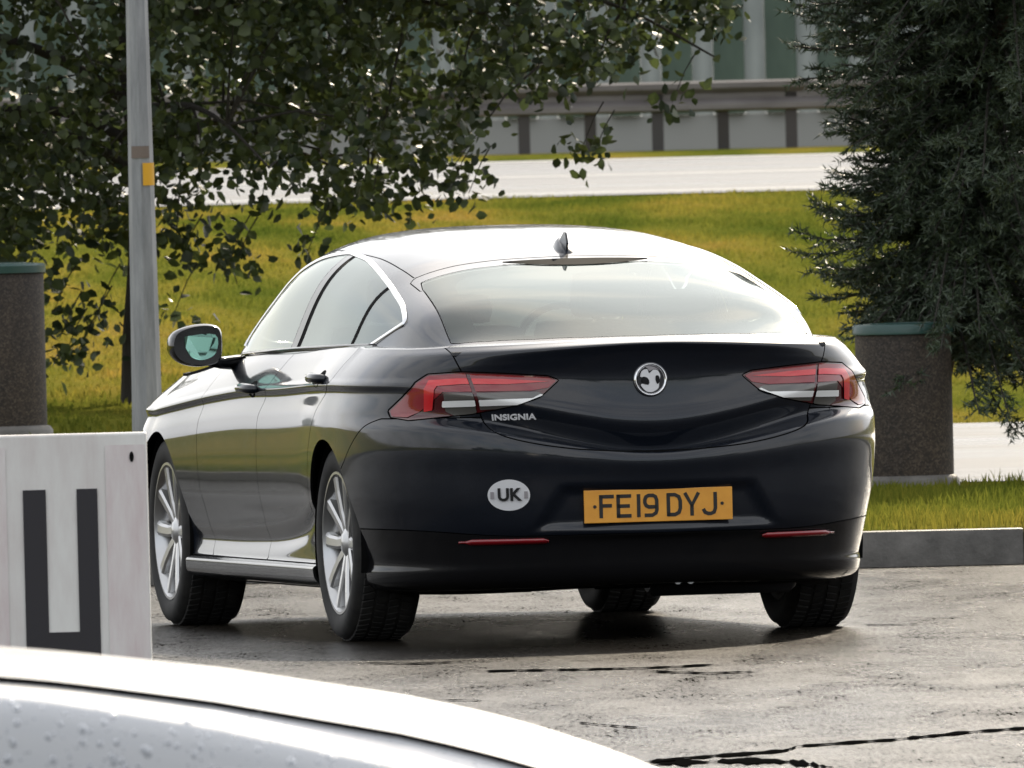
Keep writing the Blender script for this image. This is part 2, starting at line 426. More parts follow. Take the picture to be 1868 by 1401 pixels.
# ------------------------------------------------------------------ car shell
def car_data(nfr=2.5, nose=0., scallop=True):
    """half body: returns lower shell, hood, deck, greenhouse as (V, F) in car space (x forward, y left, z up, rear axle at 0)"""
    side = np.array([(.78,.17),(.885,.185),(.915,.215),(.918,.245),(.890,.272),(.888,.33),(.902,.42),(.918,.50),(.927,.58),(.931,.66),(.931,.72),
                     (.925,.775),(.904,.842),(.912,.868),(.893,.895),(.868,.93),(.84,.967),(.815,.995)])
    rear = np.array([(-.80,.185),(-.93,.19),(-.98,.215),(-1.00,.25),(-1.012,.30),(-1.028,.345),(-1.060,.372),(-1.075,.46),(-1.084,.55),(-1.096,.612),(-1.088,.640),
                     (-1.000,.655),(-1.036,.748),(-1.022,.80),(-1.012,.90),(-1.030,.985),(-1.045,1.018),(-.985,1.034)])
    front = np.array([(3.3,.19),(3.6,.2),(3.68,.23),(3.70,.26),(3.71,.30),(3.73,.36),(3.75,.43),(3.765,.50),(3.77,.55),(3.77,.60),(3.765,.64),(3.76,.67),
                      (3.74,.70),(3.71,.725),(3.66,.75),(3.58,.77),(3.5,.785),(3.42,.80)])
    if not scallop: side[11:15] = [(.925,.775),(.918,.842),(.908,.880),(.890,.910)]
    nr = len(side); XR, XF = -.10, 2.95
    ph = np.linspace(0, math.pi/2, 90); nrear = 2.8
    xs = np.linspace(XR, XF, 130)[1:]
    ph2 = np.linspace(math.pi/2, 0, 40)[1:]
    ysc = lambda x: pchip([-.2,.0,.5,1.2,2.0,2.83,3.3], [1,1,.986,.983,.986,.992,.97], x)
    dzf = lambda x: pchip([-.2,.2,1.0,1.4,2.0,2.83,3.3], [.026,.022,0,-.006,-.032,-.088,-.12], x)
    grid = []
    for r in range(nr):
        y, z = side[r]; g = float(sstep(z, .38, .95)); row = []
        up = float(sstep(z, .90, .995))
        ws = lambda x: y*ysc(x)-(.034 if 1 <= r <= 3 else .012 if r == 4 else 0)*sstep(-np.asarray(x),-.35,-.12)+.010*np.exp(-((x-0)/.42)**2)*sstep(z,.2,.5)*(1-up)+.010*np.exp(-((x-2.83)/.42)**2)*sstep(z,.2,.5)*(1-up)-up*.02*sstep(np.asarray(x),1.6,2.9)
        zz = lambda x: z+g*dzf(x)
        wR, zR = float(ws(np.array([XR]))[0]), float(zz(np.array([XR]))[0])
        x0, z0 = rear[r]
        yy = wR*np.sin(ph)**(2/nrear); xx = x0+(XR-x0)*(1-np.cos(ph)**(2/nrear))
        q = sstep(yy/wR/.86)
        zz_r = z0+(zR-z0)*q
        if r >= 15: zz_r = zz_r-.035*np.exp(-((yy/wR-.93)/.10)**2)*(r-14)/3*.15
        row += list(zip(xx, yy, zz_r))
        row += list(zip(xs, ws(xs), zz(xs)))
        wF, zF = float(ws(np.array([XF]))[0]), float(zz(np.array([XF]))[0]); x1, z1 = front[r]; x1 += nose
        yf = wF*np.sin(ph2)**(2/nfr); xf = x1+(XF-x1)*(1-np.cos(ph2)**(2/nfr)); qf = sstep(yf/wF)
        row += list(zip(xf, yf, z1+(zF-z1)*qf))
        grid.append(row)
    G = np.array(grid)                                  # rows, cols, 3
    G[:, 0, 1] = 0; G[:, -1, 1] = 0
    rr = np.linspace(0, nr-1, (nr-1)*9+1)
    D = pchip(np.arange(nr), G, rr)
    # number plate recess in the bumper
    x, y, z = D[...,0], D[...,1], D[...,2]
    s = sdpoly(np.stack([y, z], -1).reshape(-1, 2), [(-.43,.385),(.43,.385),(.335,.535),(-.335,.535)]).reshape(y.shape)
    x += np.where(x < -.8, .020*sstep(-s, -.012, .030), 0)
    # blade crease sweeping along the lower doors
    cz = pchip([.3,.6,1.2,2.0,2.4], [.42,.345,.30,.29,.29], np.clip(x, .3, 2.4))
    y -= np.where((x > .3) & (x < 2.45), .010*np.exp(-((z-cz-.03)/.03)**2), 0)
    R, C = D.shape[:2]
    F = [tuple(reversed(f)) for f in gridfaces(R, C)]
    lower = (D.reshape(-1, 3), F)
    # hood and deck from the top row
    top = D[-1]
    def inward(cols, ts, crown):
        rows = []
        for c in cols:
            px, py, pz = top[c]
            t0 = .0045*min(1, max(0, (3.2-px)/.2)); rows.append([(px, py*(1-max(t, t0)), pz+crown*(1-(1-t)**2)*min(1, py/.5)+.012*math.exp(-((1-t-.72)/.06)**2)*min(1, py/.6)) for t in ts])
        A = np.array(rows); return A.reshape(-1, 3), [tuple(reversed(f)) for f in gridfaces(*A.shape[:2])][::1]
    hc = [c for c in range(C) if top[c][0] > 2.0 and c > 96]
    hood = inward(hc, np.linspace(0, 1, 40), .055)
    dc = [c for c in range(C) if top[c][0] <= 2.12]
    rows = []
    for c in dc:
        px, py, pz = top[c]; nx = top[min(c+1,C-1)]-top[max(c-1,0)]; nrm = np.array([-nx[1], nx[0]]); nrm /= (np.linalg.norm(nrm)+1e-9)
        if nrm[1] > 0 or (nrm[0] < 0 and nrm[1] <= 0 and c < 3): nrm = -nrm if nrm[1] > 0 else nrm
        if c < 3: nrm = np.array([1., 0.])
        rows.append([(px+nrm[0]*t, max(py+nrm[1]*t, 0), pz+.25*t-2.2*t*t) for t in np.linspace(0, .12, 8)])
    A = np.array(rows); deck = (A.reshape(-1, 3), gridfaces(*A.shape[:2]))
    # greenhouse
    gxs = np.concatenate([np.linspace(-.96, .5, 110), np.linspace(.51, 1.5, 50), np.linspace(1.52, 2.64, 80)])
    ztop = pchip([-.96,-.80,-.63,-.45,-.28,-.05,.05,.30,.65,1.0,1.3,1.55,1.72,1.95,2.25,2.64], [1.028,1.078,1.130,1.180,1.222,1.271,1.292,1.345,1.394,1.420,1.427,1.412,1.372,1.278,1.125,.925], gxs)
    wb = pchip([-.96,-.75,-.5,-.3,.1,.7,1.4,2.0,2.3,2.64], [.62,.675,.718,.748,.782,.806,.812,.795,.77,.70], gxs)
    zb = pchip([-.96,-.5,-.1,1.0,2.0,2.64], [1.022,1.022,1.014,.992,.955,.915], gxs)
    n = 4.9; th = np.linspace(0, math.pi/2, 1600); Yf, Zf = np.cos(th)**(2/n), np.sin(th)**(2/n)
    arc = np.concatenate([[0], np.cumsum(np.hypot(np.diff(Yf)*.75, np.diff(Zf)*.45))]); sel = np.interp(np.linspace(0, arc[-1], 90), arc, th)
    Yf, Zf = np.cos(sel)**(2/n), np.sin(sel)**(2/n); Yf[-1] = 0
    h = np.maximum(ztop-zb, .004)[:,None]
    y = wb[:,None]*Yf*(1-.42*h*Zf)+.025*np.exp(-(h*Zf)/.03)*Yf
    z = zb[:,None]-.04+(h+.04)*Zf-.085*h*Yf**2*Zf
    x = np.repeat(gxs[:,None], len(sel), 1)
    x = x+((Yf*wb[:,None])**2)*(.10*sstep(-gxs, -.6, .9)+.34*sstep(-gxs, .40, .96))[:,None]-(.16*(Yf*wb[:,None])**2)*sstep(gxs, 1.5, 2.3)[:,None]
    A = np.stack([x, y, z], -1); gh = (A.reshape(-1, 3), gridfaces(*A.shape[:2]))
    return lower, hood, deck, gh

CD = car_data()
from mathutils.bvhtree import BVHTree
BV_L = BVHTree.FromPolygons([tuple(a) for a in CD[0][0]], CD[0][1])
BV_G = BVHTree.FromPolygons([tuple(a) for a in CD[3][0]], CD[3][1])
def side_pt(x, z, bv=None):
    h = (bv or BV_L).ray_cast(Vector((x, 3, z)), Vector((0,-1,0))); return h[0], h[1]
def rear_pt(y, z):
    h = BV_L.ray_cast(Vector((-3, abs(y)+1e-5, z)), Vector((1,0,0))); p, n = h[0].copy(), h[1].copy()
    if y < 0: p.y *= -1; n.y *= -1
    return p, n
def gtop_pt(x, y):
    h = BV_G.ray_cast(Vector((x, abs(y)+1e-5, 3)), Vector((0,0,-1))); p, n = h[0].copy(), h[1].copy()
    if y < 0: p.y *= -1; n.y *= -1
    return p, n

DLO = smooth_line([(2.12,.990),(2.08,1.060),(1.924,1.150),(1.75,1.232),(1.53,1.300),(1.35,1.328),(1.1,1.341),(.95,1.335),(.72,1.318),(.48,1.286),(.25,1.246),(.05,1.204),(-.13,1.163),(-.24,1.128),(-.285,1.108)], 5)
DLO = np.concatenate([DLO, [(-.285,1.098),(-.02,1.024),(.27,1.021),(1.03,1.007),(2.0,.984)]])
LAMP = np.array([(.322,.900),(.36,.915),(.50,.927),(.64,.936),(.735,.930),(.775,.902),(.812,.85),(.848,.806),(.844,.782),(.80,.771),(.70,.781),(.615,.788),(.55,.800),(.47,.816),(.385,.846)])

def build_car(root, paint, full=True, data=None):
    lower, hood, deck, gh = data or CD
    gap = .0022
    def both(name, part, m, parent, **k):               # left and right copies of a side part
        o1 = panel(name, *part, m, parent, **k); o2 = panel(name, *mirror(*part), m, parent, **k); return o1, o2
    def whole(name, part, m, parent, **k): return panel(name, *join(part, mirror(*part)), m, parent, **k)
    V, F = lower
    # wheel arches
    arch = np.minimum(np.hypot(V[:,0], V[:,2]-.335)-.368, np.hypot(V[:,0]-2.829, V[:,2]-.335)-.368)
    arch = np.where((V[:,1] > .45), arch, 1.)
    V, F = keep(V, F, -arch)
    # lamps
    rest = (V, F); parts = {}
    S = np.where(V[:,0] < -.3, sdpoly(V[:,1:], LAMP), 1.)
    inb = (V[:,0] < -.3) & (V[:,1] > .25) & (V[:,1] < .92) & (V[:,2] > .72) & (V[:,2] < .99)
    rv, rf_ = refine(V, [f for f in F if all(inb[i] for i in f)], 3)
    parts['lamp'] = keep(rv, rf_, sdpoly(rv[:,1:], LAMP)+gap); V, F = keep(V, F, -S+gap)
    # side skirts (below the doors) and lower valance
    def sub(key, S): 
        nonlocal V, F
        s = S(V); parts[key] = keep(V, F, s+gap); V, F = keep(V, F, -s+gap)
    sub('skirt', lambda V: np.where((V[:,0] > .2) & (V[:,0] < 2.6), V[:,2]-.262, 1.))
    tg = np.concatenate([[(-.1,.647),(0,.647)], smooth_line([(.12,.650),(.30,.664),(.45,.690),(.545,.722),(.575,.765),(.598,.83),(.622,.90),(.650,.965),(.668,1.02)], 6), [(.70,1.2),(-.1,1.2)]])
    sub('tailgate', lambda V: np.where(V[:,0] < -.55, sdpoly(V[:,1:], tg), 1.))
    sub('valance', lambda V: np.where(V[:,0] < -.30, V[:,2]-(.366+.030*sstep(V[:,1],.45,.9)), 1.))
    bp = np.concatenate([[(-3,0),(.1,0),(.1,.45)], smooth_line([(-.20,.575),(-.30,.625),(-.42,.70),(-.52,.752),(-.61,.778)],5), [(-3,.778)]])
    sub('bumper', lambda V: np.where(V[:,0] < .0, sdpoly(V[:,(0,2)], bp), 1.))
    sub('fbumper', lambda V: np.where(V[:,0] > 3.1, np.maximum(V[:,2]-.60-.10*sstep(V[:,0],3.2,3.7), 3.25-V[:,0]+.2*(V[:,2]-.3)), 1.))
    sub('grille', lambda V: np.where(V[:,0] > 3.5, sdpoly(V[:,1:], [(-.5,.50),(.40,.50),(.46,.56),(.46,.62),(-.5,.62)]), 1.))
    sub('headlamp', lambda V: np.where(V[:,0] > 3.1, sdpoly(V[:,1:], [(.50,.63),(.72,.62),(.85,.66),(.87,.72),(.80,.735),(.56,.70)]), 1.))
    dF = np.concatenate([[(2.14,.262),(2.20,.5),(2.18,.75),(2.12,1.2)], [(1.02,1.2),(1.04,.99),(1.19,.77),(1.235,.5),(1.23,.262)]])
    dR = np.concatenate([[(1.23,.262),(1.235,.5),(1.19,.77),(1.04,.99),(1.02,1.2),(-.10,1.2),(-.06,.98)], smooth_line([(-.03,.905),(.12,.82),(.26,.70),(.355,.56),(.405,.42),(.43,.262)], 5)])
    sub('front_door', lambda V: np.where((V[:,0] > .3) & (V[:,1] > .4), sdpoly(V[:,(0,2)], dF), 1.))
    sub('rear_door', lambda V: np.where((V[:,0] > -.3) & (V[:,1] > .4), sdpoly(V[:,(0,2)], dR), 1.))
    whole('body', join((V, F), deck), paint, root)
    whole('hood', hood, paint, root)
    # dark inner shell behind the shut lines
    D = lower[0].copy(); D[:,1] *= .972; D[:,0] = np.where(D[:,0] < 0, D[:,0]*.965, np.where(D[:,0] > 3, 3+(D[:,0]-3)*.93, D[:,0])); D[:,2] -= .006
    a2 = np.minimum(np.hypot(D[:,0], D[:,2]-.335)-.39, np.hypot(D[:,0]-2.829, D[:,2]-.335)-.39); a2 = np.where(D[:,1] > .45, a2, 1.)
    iv, jf = keep(D, lower[1], -a2)
    whole('inner_shell', (iv, jf), m_dark, root, thick=0)
    both('side_skirt', parts['skirt'], paint, root)
    tgo = whole('tailgate', parts['tailgate'], paint, root)
    bum = whole('rear_bumper', parts['bumper'], paint, root)
    val = whole('bumper_valance', parts['valance'], m_black, root)
    whole('front_bumper', parts['fbumper'], paint, root)
    if len(parts['grille'][0]): whole('grille', parts['grille'], m_plastic, root)
    if len(parts['headlamp'][0]): both('headlamp', parts['headlamp'], m_clear, root)
    fd = both('front_door', parts['front_door'], paint, root); rd = both('rear_door', parts['rear_door'], paint, root)
    # ---- tail lamps
    LV, LF = parts['lamp']
    yz = LV[:,1:]
    band = np.array([(.315,.893),(.36,.935),(.64,.95),(.74,.94),(.775,.905),(.79,.85),(.775,.795),(.735,.79),(.716,.81),(.712,.870),(.60,.874),(.40,.872)])
    clr = [(.698,.862),(.40,.862),(.365,.848),(.46,.808),(.585,.803),(.612,.786),(.66,.784),(.69,.80)]
    bar = [(.70,.836),(.42,.840),(.39,.854),(.372,.848),(.41,.824),(.46,.818),(.70,.814)]
    split = np.abs(LV[:,1]-(.598+.22*(LV[:,2]-.83)))-.006
    for sgn in (0, 1):
        lo = empty('tail_lamp'); lo.parent = root
        def lp(name, S, m, off, th=.006):
            vv, ff = keep(LV, LF, S)
            if not len(vv): return
            vv = vv.copy(); vv[:,0] -= off; vv[:,1] += off*.6*sstep(vv[:,1], .55, .8)
            if sgn: vv, ff = mirror(vv, ff)
            return panel(name, vv, ff, m, lo, thick=th)
        sb = sdpoly(yz, band); sc = sdpoly(yz, clr); sr = sdpoly(yz, bar)
        lp('lamp_housing', np.full(len(LV), -1.), m_redd, 0)
        lp('red_lens', np.maximum.reduce([sdpoly(yz, LAMP)+.006, -split, -(sc+.002), sdpoly(yz, [(.30,.885),(.36,.95),(.90,.95),(.90,.79),(.80,.783),(.765,.80),(.70,.868),(.42,.866)])]), m_red, .003)
        lp('light_guide', np.maximum.reduce([sdpoly(yz, [(.355,.896),(.50,.908),(.65,.914),(.735,.909),(.752,.88),(.752,.80),(.728,.805),(.724,.875),(.715,.889),(.64,.894),(.50,.890)]), -split]), m_redb, .006, .004)
        lp('clear_lens', np.maximum(sc, -split), m_clear, .004)
        lp('reversing_strip', np.maximum(sr, -split), m_clearb, .009)
    # ---- greenhouse
    V, F = gh; parts = {}
    dl = np.where(V[:,1] > .42, sdpoly(V[:,(0,2)], DLO), 1.)
    parts['glass'] = keep(V, F, dl); V, F = keep(V, F, -dl)
    rgp = np.array([(-.915,-.1),(-.915,.0),(-.900,.18),(-.858,.38),(-.795,.53),(-.735,.612),(-.70,.632),(-.55,.622),(-.3,.604),(-.08,.588),(.015,.572),(.055,.40),(.076,.2),(.084,0),(.084,-.1)])
    sub('rglass', lambda V: np.where(V[:,0] < .6, sdpoly(V[:,:2], rgp), 1.))
    wsp = np.array([(1.62,-.1),(1.62,.0),(1.60,.35),(1.56,.52),(1.8,.60),(2.2,.665),(2.36,.66),(2.50,.40),(2.56,0),(2.56,-.1)])
    sub('wglass', lambda V: np.where(V[:,0] > 1.3, sdpoly(V[:,:2], wsp), 1.))
    rfp = np.array([(.165,-.1),(.165,0),(.155,.25),(.135,.42),(.10,.575),(.3,.58),(.6,.58),(1.0,.585),(1.5,.56),(1.56,.35),(1.58,0),(1.58,-.1)])
    sub('roof', lambda V: np.where(V[:,2] > 1.15, sdpoly(V[:,:2], rfp), 1.))
    tgt = np.array([(-.2,-.1),(-.2,0),(-.2,.3),(-.10,.60),(.06,.60),(.096,.578),(.131,.42),(.151,.25),(.161,0),(.161,-.1)])
    sub('spoiler', lambda V: np.where((V[:,2] > 1.15) & (V[:,0] < .5), sdpoly(V[:,:2], tgt), 1.))
    whole('pillar_frame', (V, F), paint, root)
    rf = whole('roof', parts['roof'], paint, root)
    whole('roof_spoiler', parts['spoiler'], paint, root)
    whole('windscreen', parts['wglass'], m_glass, root, thick=0)
    rw = whole('rear_window', parts['rglass'], m_glassr, tgo, thick=0, label='pale reflecting rear window with dark border')
    # ceramic border just under the rear glass
    RV, RF = parts['rglass']
    s = sdpoly(RV[:,:2], smooth_poly([(-.845,-.55),(-.845,.0),(-.835,.42),(-.75,.545),(-.5,.545),(-.15,.515),(.08,.475),(.17,.38),(.20,.15),(.20,-.15),(.17,-.38)], 6)[6*1:]) if False else \
        sdpoly(np.stack([RV[:,0], RV[:,1]], 1), smooth_poly([(-.86,-.3),(-.86,.0),(-.82,.34),(-.755,.47),(-.66,.53),(-.45,.515),(-.17,.490),(-.05,.43),(-.01,.34),(.025,.15),(.025,-.2)], 6))
    fv, ff = keep(RV, RF, -s); fv = fv.copy(); fv[:,2] -= .004
    whole('rear_window_border', (fv, ff), m_black, tgo, thick=0)
    # side panes
    GV, GF = parts['glass']
    bline = lambda z: 1.055+.0*(z)-.26*(z-1.0)          # seam between the doors
    qline = lambda z: .245-.42*(z-1.02)
    X, Z = GV[:,0], GV[:,2]
    pieces = [('front_window', np.maximum(bline(Z)+.10-X, X-3), m_glass, 0, fd), ('pillar_cover', np.maximum(X-bline(Z)-.096, bline(Z)+.008-X), m_black, 1, fd),
              ('rear_pillar_cover', np.maximum(X-bline(Z)+.008, bline(Z)-.05-X), m_dark, 1, rd),
              ('rear_window_pane', np.maximum(X-bline(Z)+.054, qline(Z)+.02-X), m_glass, 0, rd), ('window_divider', np.maximum(X-qline(Z)-.018, qline(Z)-.024-X), m_dark, 1, rd),
              ('quarter_window', X-qline(Z)+.026, m_glass, 0, rd)]
    for nm, S, m, th, par in pieces:
        vv, ff = keep(GV, GF, S)
        for k, (a, b) in enumerate(((vv, ff), mirror(vv, ff))):
            panel(nm, a, b, m, par[k], thick=.01*th)
    # chrome window surround and belt strip
    path = [p for p in DLO if not (p[0] > 2.0 and p[1] < 1.0)]
    top_i = [q for q in DLO[:-4] if q[1] > 1.0] + [(-.02,1.024)]
    for sgn in (1, -1):
        pts = []
        for (x, z) in top_i:
            h = BV_G.ray_cast(Vector((x, 3, z)), Vector((0,-1,0)))
            if h[0] is None: continue
            pts.append(h[0]+h[1]*.002)
        # flat ribbon strip
        mb = MB(); v = []; f = []
        for i, p in enumerate(pts):
            a = pts[max(i-1,0)]; b = pts[min(i+1,len(pts)-1)]; t = (b-a).normalized()
            h = BV_G.find_nearest(p)[1]; o = h.cross(t).normalized(); o = o if True else -o
            for (u, w_) in ((-.010,0),(-.006,.006),(.006,.006),(.010,0)):
                q = p+o*u+h*w_; v.append((q.x, q.y*sgn, q.z))
        n = len(pts)
        for i in range(n-1):
            for k in range(3): f.append((i*4+k, i*4+k+1, i*4+5+k, i*4+4+k) if sgn > 0 else (i*4+4+k, i*4+5+k, i*4+k+1, i*4+k))
        mb.add(v, f); mb.build('window_trim', m_chrome, root, True)
        mb = MB(); bp_ = []
        for x in np.linspace(-.06, 2.08, 40):
            z = float(np.interp(x, [-.06,.27,1.03,2.0,2.1], [1.021,1.018,1.004,.980,.977])); h = BV_G.ray_cast(Vector((x, 3, z+.004)), Vector((0,-1,0)))
            if h[0]: bp_.append((h[0].x, (h[0].y+.003)*sgn, h[0].z))
        mb.tube(bp_, .008, 6).build('belt_strip', m_black, root, True)
    # ---- door handles, mirrors
    for sgn, k in ((1, 0), (-1, 1)):
        for par, hx, hz in ((fd[k], 1.36, .872), (rd[k], .20, .917)):
            p, n = side_pt(hx, hz)
            pts = [(hx+d, (side_pt(hx+d, hz)[0].y+o_)*sgn, hz-.004*abs(d)/.1) for d, o_ in ((-.115,.002),(-.10,.022),(-.05,.032),(0,.034),(.05,.033),(.10,.024),(.115,.002))]
            MB().tube(pts, [.012,.017,.018,.018,.018,.017,.012], 8).build('handle', paint, par, True)
            # grip hollow
            hol = []
            for a in range(20):
                an = 2*math.pi*a/20; x_, z_ = hx+.055*math.cos(an), hz+.030*math.sin(an)-.006; q, nn = side_pt(x_, z_); q = q+nn*.0015; hol.append((q.x, q.y*sgn, q.z))
            mk('handle_hollow', hol, [tuple(range(20)) if sgn > 0 else tuple(reversed(range(20)))], m_dark, par)
        mo = empty('door_mirror'); mo.parent = root
        # housing: shaped shell, glass at its rear face
        cx_, cy_, cz_ = 1.93, .985, 1.018; ringsv = []; secs = [(-.085,.93),(-.07,1.0),(-.03,1.02),(.03,.95),(.08,.70),(.105,.35)]
        prof = smooth_poly([(-.085,-.055),(-.02,-.072),(.05,-.058),(.085,-.015),(.075,.045),(.02,.072),(-.05,.078),(-.092,.060),(-.098,0)], 4)
        v = []; f = []
        for dx, s_ in secs:
            for a, b in prof: v.append((cx_+dx+.12*max(0,a)*.6, (cy_+a*s_)*sgn, cz_+b*s_))
        n = len(prof)
        for i in range(len(secs)-1):
            for q in range(n):
                g = (i*n+q, i*n+(q+1)%n, (i+1)*n+(q+1)%n, (i+1)*n+q); f.append(g if sgn < 0 else g[::-1])
        f.append(tuple(range(n))); f.append(tuple((len(secs)-1)*n+q for q in range(n)))
        mk('mirror_housing', v, f, m_black if full else paint, mo, True, 40)
        gpol = [(-.070,.040),(-.072,-.022),(-.03,-.048),(.012,-.042),(.036,-.014),(.042,.024),(.030,.038)]
        gv = [(cx_-.088-.0+.12*max(0,a)*.6, (cy_+a)*sgn, cz_+b) for a, b in smooth_poly(gpol, 4)]
        mk('mirror_glass', gv, [tuple(range(len(gv)))], m_mirror, mo)
        MB().tube([(cx_-.01,(cy_-.06)*sgn,cz_-.05),(cx_+.02,(cy_-.11)*sgn,cz_-.062),(cx_+.05,.80*sgn,.955)], [.022,.022,.028], 8).build('mirror_arm', m_black, mo, True)
    # ---- wheels
    wheels(root, paint)
    # ---- arch liners, underbody, silencer
    for xw in (0, 2.829):
        for sgn in (1, -1):
            v = []; f = []; n = 24
            for y in (.895, .60):
                for a in range(n+1):
                    an = math.pi*(-.08+1.16*a/n); v.append((xw+.372*math.cos(an), y*sgn, .335+.372*math.sin(an)))
            for a in range(n): f.append((a, a+1, n+2+a, n+1+a))
            f.append(tuple(n+1+a for a in range(n+1)))
            mk('arch_liner', v, f, m_dark, root)
    mb = MB(); mb.box((-.45,-.60,.175), (3.35,.60,.34), bev=.02); mb.box((.45,-.86,.182), (2.40,.86,.32), bev=.02); mb.box((-.80,-.52,.20), (-.30,.52,.36), bev=.03)
    mb.build('underbody', m_dark, root)
    sil = MB(); M_ = Matrix.Translation((-.70,-.30,.225)) @ Matrix.Rotation(math.pi/2, 4, 'X')
    sil.lathe([(0,-.26),(.07,-.26),(.085,-.24),(.085,.24),(.07,.26),(0,.26)], 20, M_).build('silencer', m_alloyd, root, True, 40)
    mb = MB(); mb.tube([(-.62,.30,.24),(-.62,.36,.226),(-.62,.62,.226),(-.62,.68,.24)], [.03,.062,.062,.03], 14); mb.tube([(-.72,.15,.20),(-.72,-.1,.20)], .03, 8); mb.tube([(-.05,.62,.30),(-.05,-.62,.30)], .035, 8)
    mb.build('exhaust', m_dark, root, True)
    for yy in (-.095,-.14): MB().tube([(-.80,yy,.205),(-.93,yy,.198)], [.014,.014], 10).build('tailpipe', m_satin, root, True, 40)
    # ---- interior
    mb = MB()
    for x, y in ((1.28,.37),(1.28,-.37),(.28,.40),(.28,-.40)):
        M_ = Matrix.Translation((x, y, .95)) @ Matrix.Rotation(rad(-16), 4, 'Y')
        s_ = empty('seat') if False else None
        o = MB().box((-.07,-.25,-.25), (.07,.25,.13), M_, .05).build('seat', m_seat, root, True)
        MB().box((-.055,-.125,.15), (.045,.125,.31 if x > 1 else .25), M_, .04).build('headrest', m_seat, o, True)
    MB().box((1.9,-.72,.85), (2.35,.72,.955), None, .04).build('dashboard', m_plastic, root, True)
    MB().box((-.85,-.66,.99), (.05,.66,1.004), None, .004).build('parcel_shelf', m_seat, root)
    st = MB(); st.tube([(1.83+.06*math.sin(a), -.37+.18*math.cos(a), .96+.17*math.sin(a)) for a in np.linspace(0, 2*math.pi, 28, endpoint=False)], .014, 6, closed=True); st.build('steering_wheel', m_plastic, root, True)
    # ---- aerial fin
    fin = MB(); v = []; f = []
    bx, bz = .26, gtop_pt(.26, 0)[0].z-.004
    prof = [(-.045,0,.004),(-.055,.030,.004),(-.035,.066,.003),(-.018,.070,.003),(.02,.048,.006),(.07,.016,.010),(.12,0,.012)]
    for dx, dz, wd in prof:
        for s_ in (1,-1): v.append((bx+dx, s_*wd, bz+dz+.02*(dx)))
    base = [(-.06,.0),(-.05,.022),(0,.030),(.08,.024),(.13,0)]
    nb = len(v)
    for i in range(len(prof)-1): f += [(2*i,2*i+2,2*i+3,2*i+1)]
    f += [tuple(2*i for i in range(len(prof)))[::-1], tuple(2*i+1 for i in range(len(prof)))]
    fo = mk('aerial_fin', v, f, paint, root)
    bt = smooth_poly([(-.06,0),(-.05,.022),(0,.030),(.08,.022),(.135,0),(.08,-.022),(0,-.030),(-.05,-.022)], 3)
    v = []; n = len(bt)
    for lev, sc in ((0,1.),(.012,.85),(.024,.45)):
        for a, b in bt: v.append((bx+.02+(a-.02)*sc, b*sc, gtop_pt(bx+a, abs(b))[0].z+lev-.002))
    f = [(i*n+q, i*n+(q+1)%n, (i+1)*n+(q+1)%n, (i+1)*n+q) for i in range(2) for q in range(n)]+[tuple(2*n+q for q in range(n))]
    mk('fin_base', v, f, paint, fo, True)
    # high brake lamp under the spoiler lip
    sv = []; sf = []
    ys = np.linspace(-.26, .26, 33)
    for yb in ys:
        k = max(0, 1-(yb/.26)**2); x0 = .088-.03*(yb/.5)**2; 
        for t_ in (0, .5, 1):
            xx = x0+.014-(.085*k)*t_; p_, n_ = gtop_pt(xx, yb); sv.append(p_+n_*(.003+.004*(1-t_)))
    for i in range(len(ys)-1):
        for k in range(2): sf.append((i*3+k, (i+1)*3+k, (i+1)*3+k+1, i*3+k+1))
    mk('brake_lamp', sv, sf, m_dark, root, True)
    return dict(tailgate=tgo, bumper=bum, valance=val, root=root)

